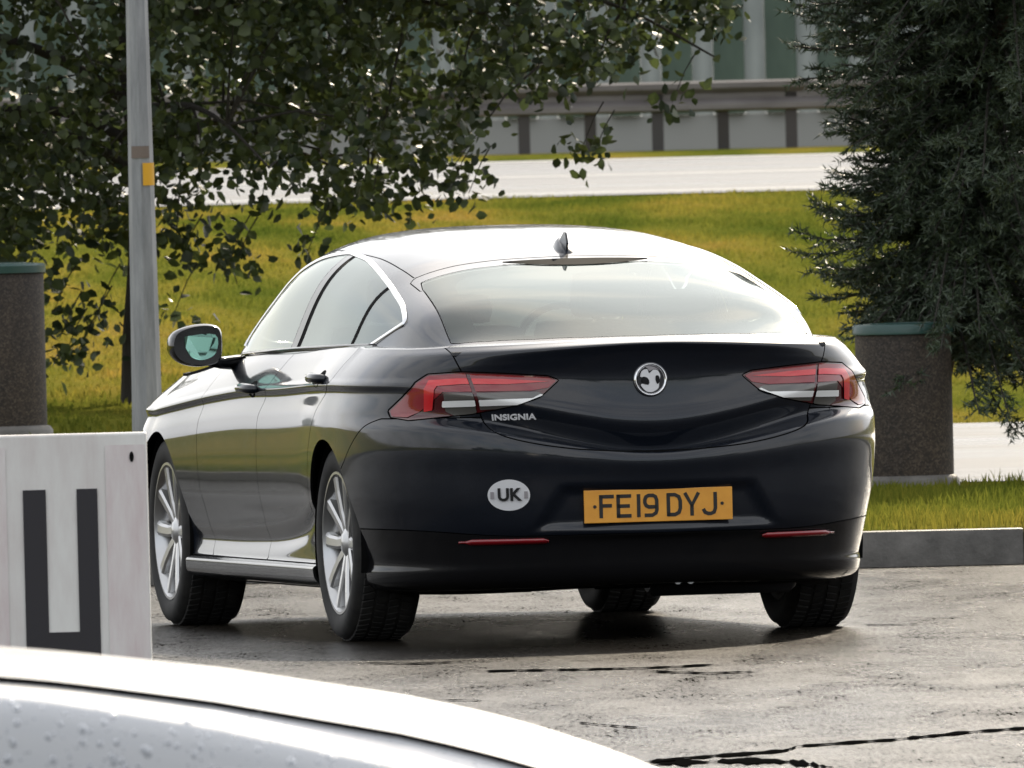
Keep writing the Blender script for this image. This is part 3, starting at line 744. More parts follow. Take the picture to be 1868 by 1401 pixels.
def wheels(root, paint):
    m4 = None
    tyre_p = [(.245,-.105),(.262,-.118),(.30,-.122),(.326,-.113),(.337,-.085),(.339,-.04),(.339,.04),(.337,.085),(.326,.113),(.30,.122),(.262,.118),(.245,.105)]
    rim_p = [(.245,-.105),(.24,-.11),(.225,-.105),(.222,-.05),(.215,.06),(.232,.098),(.240,.112),(.249,.112),(.252,.104),(.245,.098)]
    def wheel(first, loc, sgn):
        wo = empty('wheel', loc); wo.parent = root
        M = Matrix.Rotation(-math.pi/2*sgn, 4, 'X')           # local z -> outward (y*sgn)
        if not first:
            ty = MB().lathe(tyre_p, 56, M, True); ty.build('tyre', m_rubber, wo, True, 50)
            # tread grooves as raised ribs
            tr = MB()
            for k in range(70):
                a = 2*math.pi*k/70
                R_ = M @ Matrix.Rotation(a, 4, 'Z')
                for z0, z1, tw in ((-.092,-.05,.012),(-.042,-.004,-.010),(.004,.042,.010),(.05,.092,-.012)):
                    vv = [R_ @ Vector(q) for q in ((.336,-.011,z0),(.336,.011,z0),(.343,.010+tw*.3,z0+.002),(.343,-.010+tw*.3,z0+.002),(.336,-.011+tw,z1),(.336,.011+tw,z1),(.343,.010+tw,z1-.002),(.343,-.010+tw,z1-.002))]
                    tr.add(vv, [(3,2,6,7),(0,3,7,4),(2,1,5,6),(0,1,2,3),(4,7,6,5)])
            tr.build('tread', m_rubber, wo)
            ri = MB().lathe(rim_p, 56, M, True).build('rim', m_alloy, wo, True, 50)
            MB().lathe([(0,.02),(.20,.02),(.222,.03)], 40, M).build('wheel_inside', m_dark, wo, True)
            MB().lathe([(0,.035),(.145,.035),(.145,.022)], 32, M).build('brake_disc', m_alloyd, wo, True, 40)
            sp = MB()
            for k in range(5):
                for s2 in (-1, 1):
                    a0 = 2*math.pi*k/5+.31
                    R_ = M @ Matrix.Rotation(a0, 4, 'Z')
                    st = [(.040,s2*.016,.024,.084,.040),(.10,s2*.030,.022,.092,.036),(.17,s2*.056,.024,.100,.032),(.232,s2*.086,.030,.106,.028)]
                    v = []
                    for r_, t_, hw, zt, dp in st:
                        for (u, z_) in ((-hw,zt-dp),(-hw,zt-.006),(-hw*.55,zt),(hw*.55,zt),(hw,zt-.006),(hw,zt-dp)): v.append(R_ @ Vector((r_, t_+u, z_)))
                    f = [(i*6+q, i*6+(q+1)%6, (i+1)*6+(q+1)%6, (i+1)*6+q) for i in range(3) for q in range(6)]
                    sp.add(v, f)
            sp.build('spokes', m_alloy, wo, False)
            MB().lathe([(0,.098),(.030,.096),(.040,.088),(.060,.080),(.066,.05)], 24, M).build('hub_cap', m_alloy, wo, True, 40)
        else:
            for c in first.children:
                q = c.copy(); COL.objects.link(q); q.parent = wo
        return wo
    yw = .905-.122
    L = wheel(None, (0, yw, .341), 1); wheel(L, (2.829, yw, .341), 1)
    R = wheel(None, (0, -yw, .341), -1); wheel(R, (2.829, -yw, .341), -1)

# ------------------------------------------------------------------ the dark saloon
CAR_D, CAR_X, CAR_YAW = 66.199, .25226, .22779
car = empty('dark_saloon_car', (CAR_X, CAR_D, 0), math.pi/2+CAR_YAW)
tag(car, 'dark navy hatchback saloon with yellow number plate driving away on wet tarmac', 'car')
cp = build_car(car, m_paint)

# number plate
pl_z, pl_x = .462, rear_pt(0, .462)[0].x-.006
plate = empty('number_plate', (pl_x, 0, pl_z)); plate.parent = car
modbev(MB().box((-.003,-.262,-.0565), (.006,.262,.0565)).build('plate_base', m_plate, plate), .002)
def strokes(name, lines, y0, wd, ht, th=.0125):
    """characters as flat bars; lines are polylines in unit box (0..1, 0..1); y0 is the left edge (image left = +y)"""
    mb = MB()
    for ln in lines:
        pts = [(y0-a*wd, -ht/2+b*ht) for a, b in ln]; n = len(pts); L = []; R_ = []
        for i, p in enumerate(pts):
            a = Vector(pts[max(i-1,0)]); b = Vector(pts[min(i+1,n-1)]); t = (b-a).normalized(); nn = Vector((-t.y, t.x))
            k = 1
            if 0 < i < n-1:
                d1 = (Vector(p)-a).normalized(); k = 1/max(.6, abs(d1.dot(t)))
            L.append(Vector(p)+nn*th/2*k); R_.append(Vector(p)-nn*th/2*k)
        v = [(-.0045, q.x, q.y) for q in L]+[(-.0045, q.x, q.y) for q in R_]+[(-.002, q.x, q.y) for q in L]+[(-.002, q.x, q.y) for q in R_]
        f = []
        for i in range(n-1): f += [(i, i+1, n+i+1, n+i), (i, 2*n+i, 2*n+i+1, i+1), (n+i, n+i+1, 3*n+i+1, 3*n+i)]
        f += [(0, n, 3*n, 2*n), (n-1, 3*n-1, 4*n-1, 2*n-1)]
        mb.add(v, f)
    return mb.build(name, m_char, plate)
e = .08
GL = {'F': [[(e,0),(e,1)],[(0,.93),(1,.93)],[(0,.53),(.85,.53)]],
      'E': [[(e,0),(e,1)],[(0,.93),(1,.93)],[(0,.5),(.9,.5)],[(0,.07),(1,.07)]],
      '1': [[(.5,0),(.5,1)]],
      '9': [[(.05,.07),(.6,.07),(.85,.16),(.92,.3),(.92,.72),(.83,.87),(.65,.93),(.35,.93),(.17,.87),(.08,.74),(.08,.62),(.17,.49),(.35,.43),(.9,.43)]],
      'D': [[(e,0),(e,1)],[(0,.93),(.55,.93),(.82,.84),(.92,.66),(.92,.34),(.82,.16),(.55,.07),(0,.07)]],
      'Y': [[(.03,1),(.5,.45),(.97,1)],[(.5,0),(.5,.5)]],
      'J': [[(.92,1),(.92,.3),(.82,.13),(.6,.07),(.4,.07),(.18,.13),(.06,.28)]]}
yc = .207
for ch, wd, adv in (('F',.050,.061),('E',.050,.061),('1',.030,.033),('9',.050,.083),('D',.050,.061),('Y',.052,.063),('J',.050,.061)):
    strokes('plate_character', GL[ch], yc, wd, .079); yc -= adv
for yy in (.225,-.225):
    MB().lathe([(0,.0),(.006,.0),(.006,-.003)], 10, Matrix.Translation((-.005,yy,0)) @ Matrix.Rotation(-math.pi/2,4,'Y')).build('plate_screw', m_char, plate)
# reflectors in the valance
for s_ in (1, -1):
    v = []; f = []
    ys = np.linspace(.375, .660, 16)
    for y in ys:
        for dz in (-.009,.009):
            k = 1 if .39 < y < .64 else .35
            p_, n_ = rear_pt(s_*y, .350+dz*k); v.append(p_+n_*.006)
    n = len(ys)
    f = [(2*i, 2*i+1, 2*i+3, 2*i+2) for i in range(n-1)]
    o = mk('reflector', v, f, m_red, car, True); sdm = o.modifiers.new('t', 'SOLIDIFY'); sdm.thickness = .006
# UK sticker
p_, n_ = rear_pt(.512, .510)
zax = Vector(n_).normalized(); xax = Vector((0,0,1)).cross(zax).normalized(); yax = zax.cross(xax)
MS = Matrix((( xax.x, yax.x, zax.x, p_.x),(xax.y, yax.y, zax.y, p_.y),(xax.z, yax.z, zax.z, p_.z),(0,0,0,1)))
def wrap(a, b, off):
    q = MS @ Vector((a, b, 0)); r_, n2 = rear_pt(q.y, q.z); return r_+n2*off
stk = mk('country_sticker', [wrap(0,0,.0015)]+[wrap(.074*math.cos(a), .054*math.sin(a), .0015) for a in np.linspace(0, 2*math.pi, 40, endpoint=False)], [(0, i+1, (i+1)%40+1) for i in range(40)], m_white, car, True)
tx = textmesh('sticker_lettering', 'UK', .060, m_char, stk, MS @ Matrix.Translation((0,0,.004)), .0015, 1.0, .0018)
for s_ in (-1, 1):
    MB().box((s_*.059-.006,-.012,.0025), (s_*.059+.006,.012,.004), MS).build('sticker_mark', m_grey, stk)
# tailgate lettering and emblem
def rear_frame(y, z, off=.0):
    p_, n_ = rear_pt(y, z); zax = Vector(n_).normalized(); xax = Vector((0,0,1)).cross(zax).normalized(); yax = zax.cross(xax); p_ = p_+zax*off
    return Matrix(((xax.x,yax.x,zax.x,p_.x),(xax.y,yax.y,zax.y,p_.y),(xax.z,yax.z,zax.z,p_.z),(0,0,0,1)))
textmesh('model_lettering', 'INSIGNIA', .029, m_white, cp['tailgate'], rear_frame(.478, .777, .004), .002, 1.28, .0008)  # chrome letters: their bright reflection is put in as flat white
ME = rear_frame(.006, .893, .004)
em = empty('emblem'); em.parent = car
MB().lathe([(.046,-.003),(.047,.006),(.053,.010),(.059,.006),(.060,-.003)], 40, ME).build('emblem_ring', m_chrome, em, True, 50)
MB().lathe([(0,.0),(.047,.0)], 32, ME).build('emblem_ground', m_alloyd, em)
def plateshape(name, poly, m, z0, z1):
    pp = smooth_poly(poly, 4); n = len(pp); v = [ME @ Vector((a,b,z1)) for a, b in pp]+[ME @ Vector((a,b,z0)) for a, b in pp]
    return mk(name, v, [tuple(range(n))]+[(i, n+i, n+(i+1)%n, (i+1)%n) for i in range(n)], m, em)
plateshape('emblem_creature', [(-.030,.030),(-.012,.036),(-.006,.022),(.004,.028),(.012,.034),(.026,.030),(.034,.012),(.030,-.006),(.026,-.030),(.006,-.042),(-.016,-.040),(-.034,-.020),(-.028,-.014),(-.008,-.018),(-.006,-.002),(-.020,.010),(-.036,.010)], m_white, .0, .006)
plateshape('emblem_gap', [(-.030,.004),(-.022,.010),(-.010,.004),(-.008,-.010),(-.016,-.016),(-.028,-.012)], m_plastic, .005, .0075)
plateshape('emblem_gap', [(.018,.012),(.028,.012),(.031,-.004),(.024,-.016),(.017,-.004)], m_plastic, .005, .0075)
plateshape('emblem_gap', [(-.018,.046),(.010,.044),(.030,.032),(.014,.036),(-.004,.030),(-.010,.038)], m_grey, .005, .0072)

# ------------------------------------------------------------------ near white car (only its bonnet and wing come into view)
m_wpaint = mat('white_paint', (.56,.57,.585), .45, 0, .8, .10)
wcar = empty('white_car', (-3.42, 30.0, 0), rad(0))
tag(wcar, 'white car in the foreground, its rain beaded bonnet and front wing in view', 'car')
def white_shape():
    lo, ho, de, g_ = [ (a.copy(), b) for a, b in car_data(6.0, .35, False) ]
    hv = np.concatenate([ho[0], lo[0]]); bins = np.linspace(2.2, 4.08, 40); zc = []
    for b in bins:
        k = (np.abs(hv[:,0]-b) < .03); zc.append(hv[k,2].max() if k.any() else .8)
    want = pchip([2.0,2.61,2.87,3.13,3.39,3.52,3.62,3.80,4.2], [.980,.934,.905,.867,.809,.768,.730,.648,.50], bins)
    dz = lambda x: np.interp(x, bins, want-np.array(zc))
    for V in (lo[0], ho[0]):
        V[:,2] += dz(V[:,0])*sstep(V[:,0], 2.1, 2.6)*sstep(V[:,2], .40, .70)
    kf = lambda x: np.interp(x, [2.3,2.7,3.2,3.7], [.10,.16,.42,.65]); Cf = lambda x: np.interp(x, bins, want)
    V = ho[0]; C_ = Cf(V[:,0]); k_ = 1-(1-kf(V[:,0]))*sstep(V[:,0], 2.1, 2.6); V[:,2] = C_-(C_-V[:,2])*k_
    V = lo[0]; C_ = Cf(V[:,0]); k_ = 1-(1-kf(V[:,0]))*sstep(V[:,0], 2.1, 2.6); zn = C_-(C_-V[:,2])*k_; ww = sstep(V[:,2], C_-.30, C_-.10); V[:,2] = V[:,2]*(1-ww)+zn*ww
    return lo, ho, de, g_
WD = white_shape(); BV_W = BVHTree.FromPolygons([tuple(a) for a in WD[0][0]], WD[0][1])
build_car(wcar, m_wpaint, False, WD)
m_drop = mat('water_drops', (.75,.77,.80), .04, 0, 0, ior=1.33); P(m_drop).inputs['Transmission Weight'].default_value = .6
V_, F_ = [], []
dp = [(1,0),(.8,.35),(.4,.55),(0,.6)]
for k in range(1900):
    x = random.uniform(2.25, 3.75); z = random.uniform(.66, .98); h = BV_W.ray_cast(Vector((x, 3, z)), Vector((0,-1,0)))
    if h[0] is None: continue
    p_, n_ = h[0], h[1]
    if abs(n_.y) < .1: continue
    r = min(.0075, .0015+random.expovariate(1/.0013)); t1 = n_.cross(Vector((1,0,0))).normalized(); t2 = n_.cross(t1)
    b = len(V_)
    el = random.uniform(1, 1.35)
    for rr, hh in dp[:3]:
        for a in range(7):
            an = a*2*math.pi/7; q = p_+t1*(r*rr*el*math.cos(an))+t2*(r*rr*math.sin(an))+n_*(r*hh*.8); V_.append((q.x, -q.y, q.z))
    q = p_+n_*(r*.5); V_.append((q.x, -q.y, q.z))
    for i in range(2):
        for a in range(7): F_.append((b+i*7+a, b+i*7+(a+1)%7, b+(i+1)*7+(a+1)%7, b+(i+1)*7+a))
    for a in range(7): F_.append((b+14+a, b+14+(a+1)%7, b+21))
wd = mk('rain_drops', V_, F_, m_drop, wcar, True); wd['kind'] = 'stuff'

# ------------------------------------------------------------------ white board with a black letter
m_board = mat('weathered_white_board', (.7,.7,.68), .55)
v = coords(m_board, (3, 3, .7)); link(m_board, ramp(m_board, noise(m_board, v, 2.2, 7, .65), [(.3,(.66,.61,.58)),(.55,(.80,.79,.75)),(.8,(.84,.84,.81))]), 'Base Color')
m_ink = mat('board_ink', (.022,.020,.024), .5)
BD = 50.0
pR, pT = pos(263, 787, BD), pos(100, 787, BD)
sgn_top = pos(262, 788, BD).z; bx1 = pos(272, 1000, BD).x
board = empty('letter_board', (bx1-.55, BD, 0)); tag(board, 'white weathered board with a black letter U beside the tarmac', 'sign')
modbev(MB().box((-.62,0,.10), (.55,.05,sgn_top)).build('panel', m_board, board), .006)
for x in (-.45,.38): MB().box((x-.03,.05,-.02), (x+.03,.11,sgn_top-.05)).build('post', m_kerb, board)
def bpx(px, py):
    q = pos(px, py, BD); return q.x-(bx1-.55), q.z
u0, u1, u2, u3 = bpx(44,1000)[0], bpx(86,1000)[0], bpx(142,1000)[0], bpx(180,1000)[0]
zt, zi, zb_ = bpx(100,893)[1], bpx(120,1153)[1], bpx(120,1198)[1]
mk('letter', [(u0,-.004,zt),(u1,-.004,zt),(u1,-.004,zi),(u2,-.004,zi),(u2,-.004,zt),(u3,-.004,zt),(u3,-.004,zb_),(u0,-.004,zb_)], [(0,7,3,2),(0,2,1),(7,6,3),(3,6,5,4)][:0]+[(0,1,2,7),(7,2,3,6),(3,4,5,6)], m_ink, board)
m_faded = mat('faded_pink_paint', (.70,.62,.60), .6)
link(m_faded, ramp(m_faded, noise(m_faded, coords(m_faded, (6,6,1.2)), 2.5, 7, .7), [(.3,(.66,.56,.55)),(.7,(.80,.77,.74))]), 'Base Color')
for a, b in ((bpx(196,1000)[0], .546), (-.58, bpx(14,1000)[0])):
    zz = bpx(200,812)[1]; mk('faded_strip', [(a,-.0022,.12),(b,-.0022,.12),(b,-.0022,zz),(a,-.0022,zz)], [(0,1,2,3)], m_faded, board)
hx, hz = bpx(240,833)
mk('bolt_hole', [(hx+.006*math.cos(a), -.005, hz+.014*math.sin(a)) for a in np.linspace(0, 2*math.pi, 14, endpoint=False)], [tuple(reversed(range(14)))], m_dark, board)

# ------------------------------------------------------------------ lamp post
m_galv = mat('galvanised_steel', (.30,.31,.33), .5, .35)
link(m_galv, ramp(m_galv, noise(m_galv, coords(m_galv, (6,6,.8)), 3, 7, .7), [(.3,(.17,.18,.20)),(.7,(.36,.37,.40))]), 'Base Color')
PD = 88.0
pb, ptp = pos(268, 740, PD), pos(252, 0, PD)
post = empty('lamp_post', (pb.x, PD, float(gz(pb.x, PD)))); tag(post, 'grey tapered steel lamp post with small yellow sticker beside the trunk', 'lamp post')
gz0 = post.location.z; px_m = PD/FPX
def rz(z):                                  # radius from widths seen at two heights
    zb0 = pb.z-gz0; zt0 = ptp.z-gz0; return max(.03, (27.5+(20.0-27.5)*(z-zb0)/(zt0-zb0))*px_m)
MB().tube([(0,0,z) for z in (-.1,.6,1.2,2.0,3.0,4.4)], [rz(z) for z in (-.1,.6,1.2,2.0,3.0,4.4)], 8).build('shaft', m_galv, post, True, 30)
MB().tube([(0,0,4.4),(.1,-.05,4.6),(.5,-.3,4.7)], .028, 8).build('arm', m_galv, post, True)
modbev(MB().box((.45,-.55,4.66), (.62,-.15,4.74)).build('lamp_head', m_galv, post), .02)
zs1, zs2 = pos(270,338,PD).z-gz0, pos(270,297,PD).z-gz0
m_yel = mat('yellow_sticker', (.72,.38,.02), .5)
def wrapband(name, a0, a1, z0, z1, m, off):
    an = np.linspace(a0, a1, 8); v = []
    for z in (z0, z1):
        for a in an: v.append(((rz(z)+off)*math.sin(a), -(rz(z)+off)*math.cos(a), z))
    return mk(name, v, [(i, i+1, 9+i, 8+i) for i in range(7)], m, post, True)
wrapband('yellow_sticker', .15, 1.35, zs1, zs2, m_yel, .004)
m_band = mat('rusty_band', (.17,.135,.12), .7)
wrapband('rusty_patch', -.75, .75, pos(270,288,PD).z-gz0, pos(270,266,PD).z-gz0, m_band, .003)

# ------------------------------------------------------------------ litter bins of exposed aggregate
m_agg = mat('exposed_aggregate', (.1,.08,.06), .75)
vv = coords(m_agg); t = m_agg.node_tree
vo = N(t, 'ShaderNodeTexVoronoi'); vo.inputs['Scale'].default_value = 130; t.links.new(vv, vo.inputs['Vector'])
hs_ = N(t, 'ShaderNodeSeparateColor'); t.links.new(vo.outputs['Color'], hs_.inputs[0])
ca = ramp(m_agg, hs_.outputs[0], [(0,(.016,.013,.011)),(.4,(.032,.024,.018)),(.7,(.052,.040,.030)),(1,(.08,.066,.055))])
cb = ramp(m_agg, noise(m_agg, coords(m_agg, (2,2,1)), 2, 5), [(.3,(.5,.48,.5)),(.7,(1.15,1.05,.9))])
link(m_agg, mixc(m_agg, 1, ca, cb, 'MULTIPLY'), 'Base Color'); bump(m_agg, vo.outputs['Distance'], -.8, .012)
m_lid = mat('green_lid', (.012,.055,.048), .45, 0, .3)
def litter_bin(px_edge_l, px_edge_r, ytop, D, zbase, label, rw=None):
    a, b = pos(px_edge_l, ytop+150, D), pos(px_edge_r, ytop+150, D); r = (b.x-a.x)/2
    o = empty('litter_bin', ((a.x+b.x)/2, D, zbase)); tag(o, label, 'litter bin', 'litter bins on the verge')
    H_ = pos((px_edge_l+px_edge_r)/2, ytop, D).z-zbase
    mb = MB().lathe([(0,.03),(r*.98,.03),(r*.985,.06),(r*.985,H_-.055),(r*.96,H_-.045),(r*.9,H_-.045)], 40)
    mb.build('drum', m_agg, o, True, 40)
    MB().lathe([(0,-.05),(r*1.10,-.05),(r*1.10,.025),(r*1.04,.045),(r*.97,.05)], 40).build('plinth', m_kerb, o, True, 40)
    MB().lathe([(r*.97,H_-.048),(r*1.03,H_-.046),(r*1.035,H_-.012),(r*1.0,H_-.002),(r*.62,H_+.004),(r*.58,H_-.02),(r*.55,H_-.2)], 40).build('lid', m_lid, o, True, 40)
    return o
bR = litter_bin(1561, 1739, 590, 84.55, .135, 'brown aggregate litter bin half hidden by the conifer')
gl_ = float(gz(-2.3, 91.5)); litter_bin(-98, 84, 481, 91.5, gl_, 'brown aggregate litter bin with green lid behind the letter board')

# ------------------------------------------------------------------ guard rails on the road edge, noise barrier behind
m_rail = mat('weathered_rail', (.26,.24,.23), .5, .3)
link(m_rail, ramp(m_rail, noise(m_rail, coords(m_rail, (.6,1,3)), 2.0, 6), [(.3,(.085,.075,.072)),(.7,(.19,.175,.17))]), 'Base Color')
m_rpost = mat('rail_post', (.05,.045,.045), .7)
def guard_rail(Y, x0, ph, label):
    zg = float(gz(0, Y)); o = empty('guard_rail', (0, Y, zg)); tag(o, label, 'guard rail', 'guard rails along the road')
    T = .70; prof = [(-.02,T),(-.06,T-.02),(-.06,T-.075),(.0,T-.13),(.0,T-.18),(-.06,T-.235),(-.06,T-.29),(-.02,T-.31)]
    xs_ = [-60, -30, 0, 30, 60]; v = []; f = []
    for x in xs_:
        for (a, b) in prof: v.append((x, a, b))
    for i in range(4):
        for k in range(len(prof)-1): f.append((i*8+k, i*8+k+1, (i+1)*8+k+1, (i+1)*8+k))
    bo = mk('beam', v, f, m_rail, o); s_ = bo.modifiers.new('t', 'SOLIDIFY'); s_.thickness = .012
    me = None
    for x in np.arange(-12+ph, 12, 1.36):
        if me is None: q = MB().box((-.06,.0,-.1), (.06,.12,T-.03)).build('post', m_rpost, o); me = q.data
        else: q = bpy.data.objects.new('post', me); COL.objects.link(q); q.parent = o
        q.location.x = x
pp = pos(1200, 240, 193).x; pq = pos(1320, 240, 194).x
guard_rail(193.0, 0, (pp+12) % 1.36, 'weathered steel guard rail on the near side of the median')
guard_rail(194.2, 0, (pq+12) % 1.36, 'weathered steel guard rail just behind the nearer rail')
m_pale = mat('pale_panel', (.38,.41,.39), .5); m_green = mat('green_panel', (.035,.085,.05), .5); m_wall = mat('grey_wall', (.30,.30,.285), .8)
link(m_pale, ramp(m_pale, noise(m_pale, coords(m_pale, (1,1,.4)), 2.5, 5), [(.3,(.26,.29,.28)),(.7,(.46,.49,.47))]), 'Base Color')
link(m_green, ramp(m_green, noise(m_green, coords(m_green, (1,1,.4)), 2.5, 5), [(.3,(.04,.068,.048)),(.7,(.075,.115,.082))]), 'Base Color')
BY = 228.0; bz = float(gz(0, BY)); bar = empty('noise_barrier', (0, BY, bz)); tag(bar, 'noise barrier of pale and dark green upright panels beyond the road', 'barrier')
MB().box((-60,0,-.3), (60,.3,.42)).build('base_wall', m_wall, bar)
x = pos(1395, 80, BY).x; per = pos(1490, 80, BY).x-x; gw = pos(1452, 80, BY).x-x; k0 = -int((x+14)/per); mg = mp_ = None
for k in range(k0, k0+int(30/per)):
    a = x+k*per
    if mg is None:
        q1 = MB().box((0,-.12,.421), (gw,.18,4.4), bev=.02).build('green_panel', m_green, bar); mg = q1.data
        q2 = MB().box((.003,0,.421), (per-gw-.003,.12,4.35)).build('pale_panel', m_pale, bar); mp_ = q2.data
    else:
        q1 = bpy.data.objects.new('green_panel', mg); COL.objects.link(q1); q1.parent = bar
        q2 = bpy.data.objects.new('pale_panel', mp_); COL.objects.link(q2); q2.parent = bar
    q1.location.x = a; q2.location.x = a+gw
for a, b in ((-60, x+k0*per-.01), (x+(k0+int(30/per))*per+.01, 60)): MB().box((a,0,.421), (b,.15,4.35)).build('end_panel', m_pale, bar)

# ------------------------------------------------------------------ broadleaf tree
def leafmat(name, c0, c1, trans):
    m = bpy.data.materials.new(name); m.use_nodes = True; t = m.node_tree; p = P(m)
    ge = N(t, 'ShaderNodeNewGeometry'); c = ramp(m, ge.outputs['Random Per Island'], [(0, c0), (1, c1)])
    link(m, c, 'Base Color'); p.inputs['Roughness'].default_value = .46; p.inputs['Specular IOR Level'].default_value = .5
    tr = N(t, 'ShaderNodeBsdfTranslucent'); t.links.new(c, tr.inputs[0]); ms = N(t, 'ShaderNodeMixShader'); ms.inputs[0].default_value = trans
    o = t.nodes['Material Output']; t.links.new(p.outputs[0], ms.inputs[1]); t.links.new(tr.outputs[0], ms.inputs[2]); t.links.new(ms.outputs[0], o.inputs[0]); return m
m_leaf = leafmat('leaves', (.018,.030,.014), (.075,.10,.034), .36)
m_bark = mat('bark', (.03,.026,.022), .9)
bump(m_bark, noise(m_bark, coords(m_bark, (8,8,1.5)), 6, 5), .7, .02)
TD = 97.0
tb = pos(243, 768, TD); tgz = float(gz(tb.x, TD))
tree = empty('broadleaf_tree', (tb.x, TD, tgz)); tag(tree, 'broadleaf tree with low hanging dark foliage behind the lamp post', 'tree')
def T(px, py): 
    q = pos(px, py, TD); return q.x-tb.x, q.z-tgz
trk = smooth_line([(0,0,-.1),(.01,0,.3),(.05,.02,.75),(.06,.05,1.2),(.02,.1,1.9),(.08,.05,2.8),(.0,.0,4.0),(.05,.05,5.4)], 5)
MB().tube(trk, np.interp(np.linspace(0,1,len(trk)), [0,.1,.5,1], [.075,.06,.055,.015]), 10).build('trunk', m_bark, tree, True)
limbs = []; rl = random.Random(3)
for k in range(34):
    z0 = rl.uniform(1.05, 4.6); az = rl.uniform(0, 2*math.pi); L = rl.uniform(1.6, 3.0)*(1-.08*max(0,z0-3))
    if k == 0: z0, az, L = 1.35, math.pi, 1.6
    if k in (1,2,3): z0, az, L = 1.5+.3*k, .15*(k-2), 3.1
    pts = []; 
    for s_ in np.linspace(0, 1, 7):
        pts.append((math.cos(az+.4*s_*math.sin(k))*L*s_, math.sin(az+.4*s_*math.sin(k))*L*s_*.85, z0+.85*s_*L*.55-1.0*s_*s_*L*.50+.03*math.sin(9*s_+k)))
    limbs.append(pts)
    MB().tube(smooth_line(pts, 4), np.linspace(.034, .005, 25), 6).build('limb', m_bark, tree, True)
lowpx = [-400,-120,0,60,100,150,200,240,320,370,430,480,540,600,640,740,800,860,872,960,1040,1085,1115,1170,1220,1260,1300,1390,1420]
lowpy = [500,520,490,540,600,580,500,470,440,470,480,440,465,440,420,395,340,330,225,180,205,245,150,140,160,105,85,15,-60]
lx = np.array([T(a, 300)[0] for a in lowpx]); lz = np.array([T(a, b)[1] for a, b in zip(lowpx, lowpy)])
hx0, hz0 = T(80, 85)
def crown_ok(p):
    x, y, z = p[:,0], p[:,1], p[:,2]
    zl = np.interp(x, lx, lz)
    zl = zl+.22*np.abs(y/2.2)**2
    ell = (x/3.55)**2+(y/2.5)**2+((z-3.1)/2.9)**2
    h1 = ((x-hx0)/.13)**2+((z-hz0)/.20)**2+((y+.3)/9)**2 < 1
    return (z > zl) & (ell < 1) & ~h1
bo = []
while len(bo) < 620:
    c = RNG.uniform((-3.4,-2.4,.6), (3.4,2.4,6.0), (3000,3)); bo += list(c[crown_ok(c)])
bo = np.array(bo[:620])
cl = np.repeat(bo, 6, 0)+RNG.normal(0, 1, (620*6, 3))*np.array([.17,.17,.13]); cl = cl[crown_ok(cl)]
tw = MB()
for c in bo:
    t_ = min((p for l_ in limbs for p in l_[2:]), key=lambda p: (p[0]-c[0])**2+(p[1]-c[1])**2+1.5*(p[2]-c[2])**2)
    if sum((t_[i]-c[i])**2 for i in range(3)) < 1.2: tw.tube([t_, ((t_[0]+c[0])/2, (t_[1]+c[1])/2, (t_[2]+c[2])/2+.06), tuple(c)], [.009,.006,.003], 4, cap=False)
# sparse sprays hanging below the skirt of the crown
hang = [(120,640),(110,610),(135,655),(165,600),(100,560),(330,470),(420,465),(430,475),(320,560),(1080,280),(1060,265),(560,455),(820,345),(855,345),(1225,180),(180,560)]
cl = np.concatenate([cl, [ (T(a,b)[0], RNG.uniform(-.35,-.05), T(a,b)[1]) for a, b in hang]])
def leaves(centres, per, spread, size, droop=.3):
    n = len(centres)*per; c = np.repeat(centres, per, 0)+RNG.normal(0, 1, (n,3))*np.array([spread,spread,spread*.75])
    a = RNG.normal(0, 1, (n,3)); a[:,2] -= droop; a /= np.linalg.norm(a, axis=1)[:,None]
    b = np.cross(a, RNG.normal(0,1,(n,3))); b /= np.linalg.norm(b, axis=1)[:,None]; nn = np.cross(a, b)
    L = size*RNG.uniform(.6,1.25,n)[:,None]; Wd = L*RNG.uniform(.32,.45,n)[:,None]
    V = np.stack([c, c+a*L*.30+b*Wd*.9+nn*L*.08, c+a*L*.68+b*Wd*.75+nn*L*.07, c+a*L, c+a*L*.68-b*Wd*.75+nn*L*.07, c+a*L*.30-b*Wd*.9+nn*L*.08], 1).reshape(-1,3); i = np.arange(n)*6
    return V, np.concatenate([np.stack([i,i+1,i+2,i+3],1), np.stack([i,i+3,i+4,i+5],1)])
for a, b in hang:
    x_, z_ = T(a, b); tw.tube([(x_+.12, -.2, z_+.22), (x_+.07, -.2, z_+.14), (x_, -.2, z_-.02)], [.004,.003,.002], 4, cap=False)
tw.build('twigs', m_bark, tree)['kind'] = 'stuff'
LVv, LFf = leaves(cl, 27, .080, .066)
cro = fast_mesh('crown', LVv, LFf, m_leaf, tree); cro['kind'] = 'stuff'

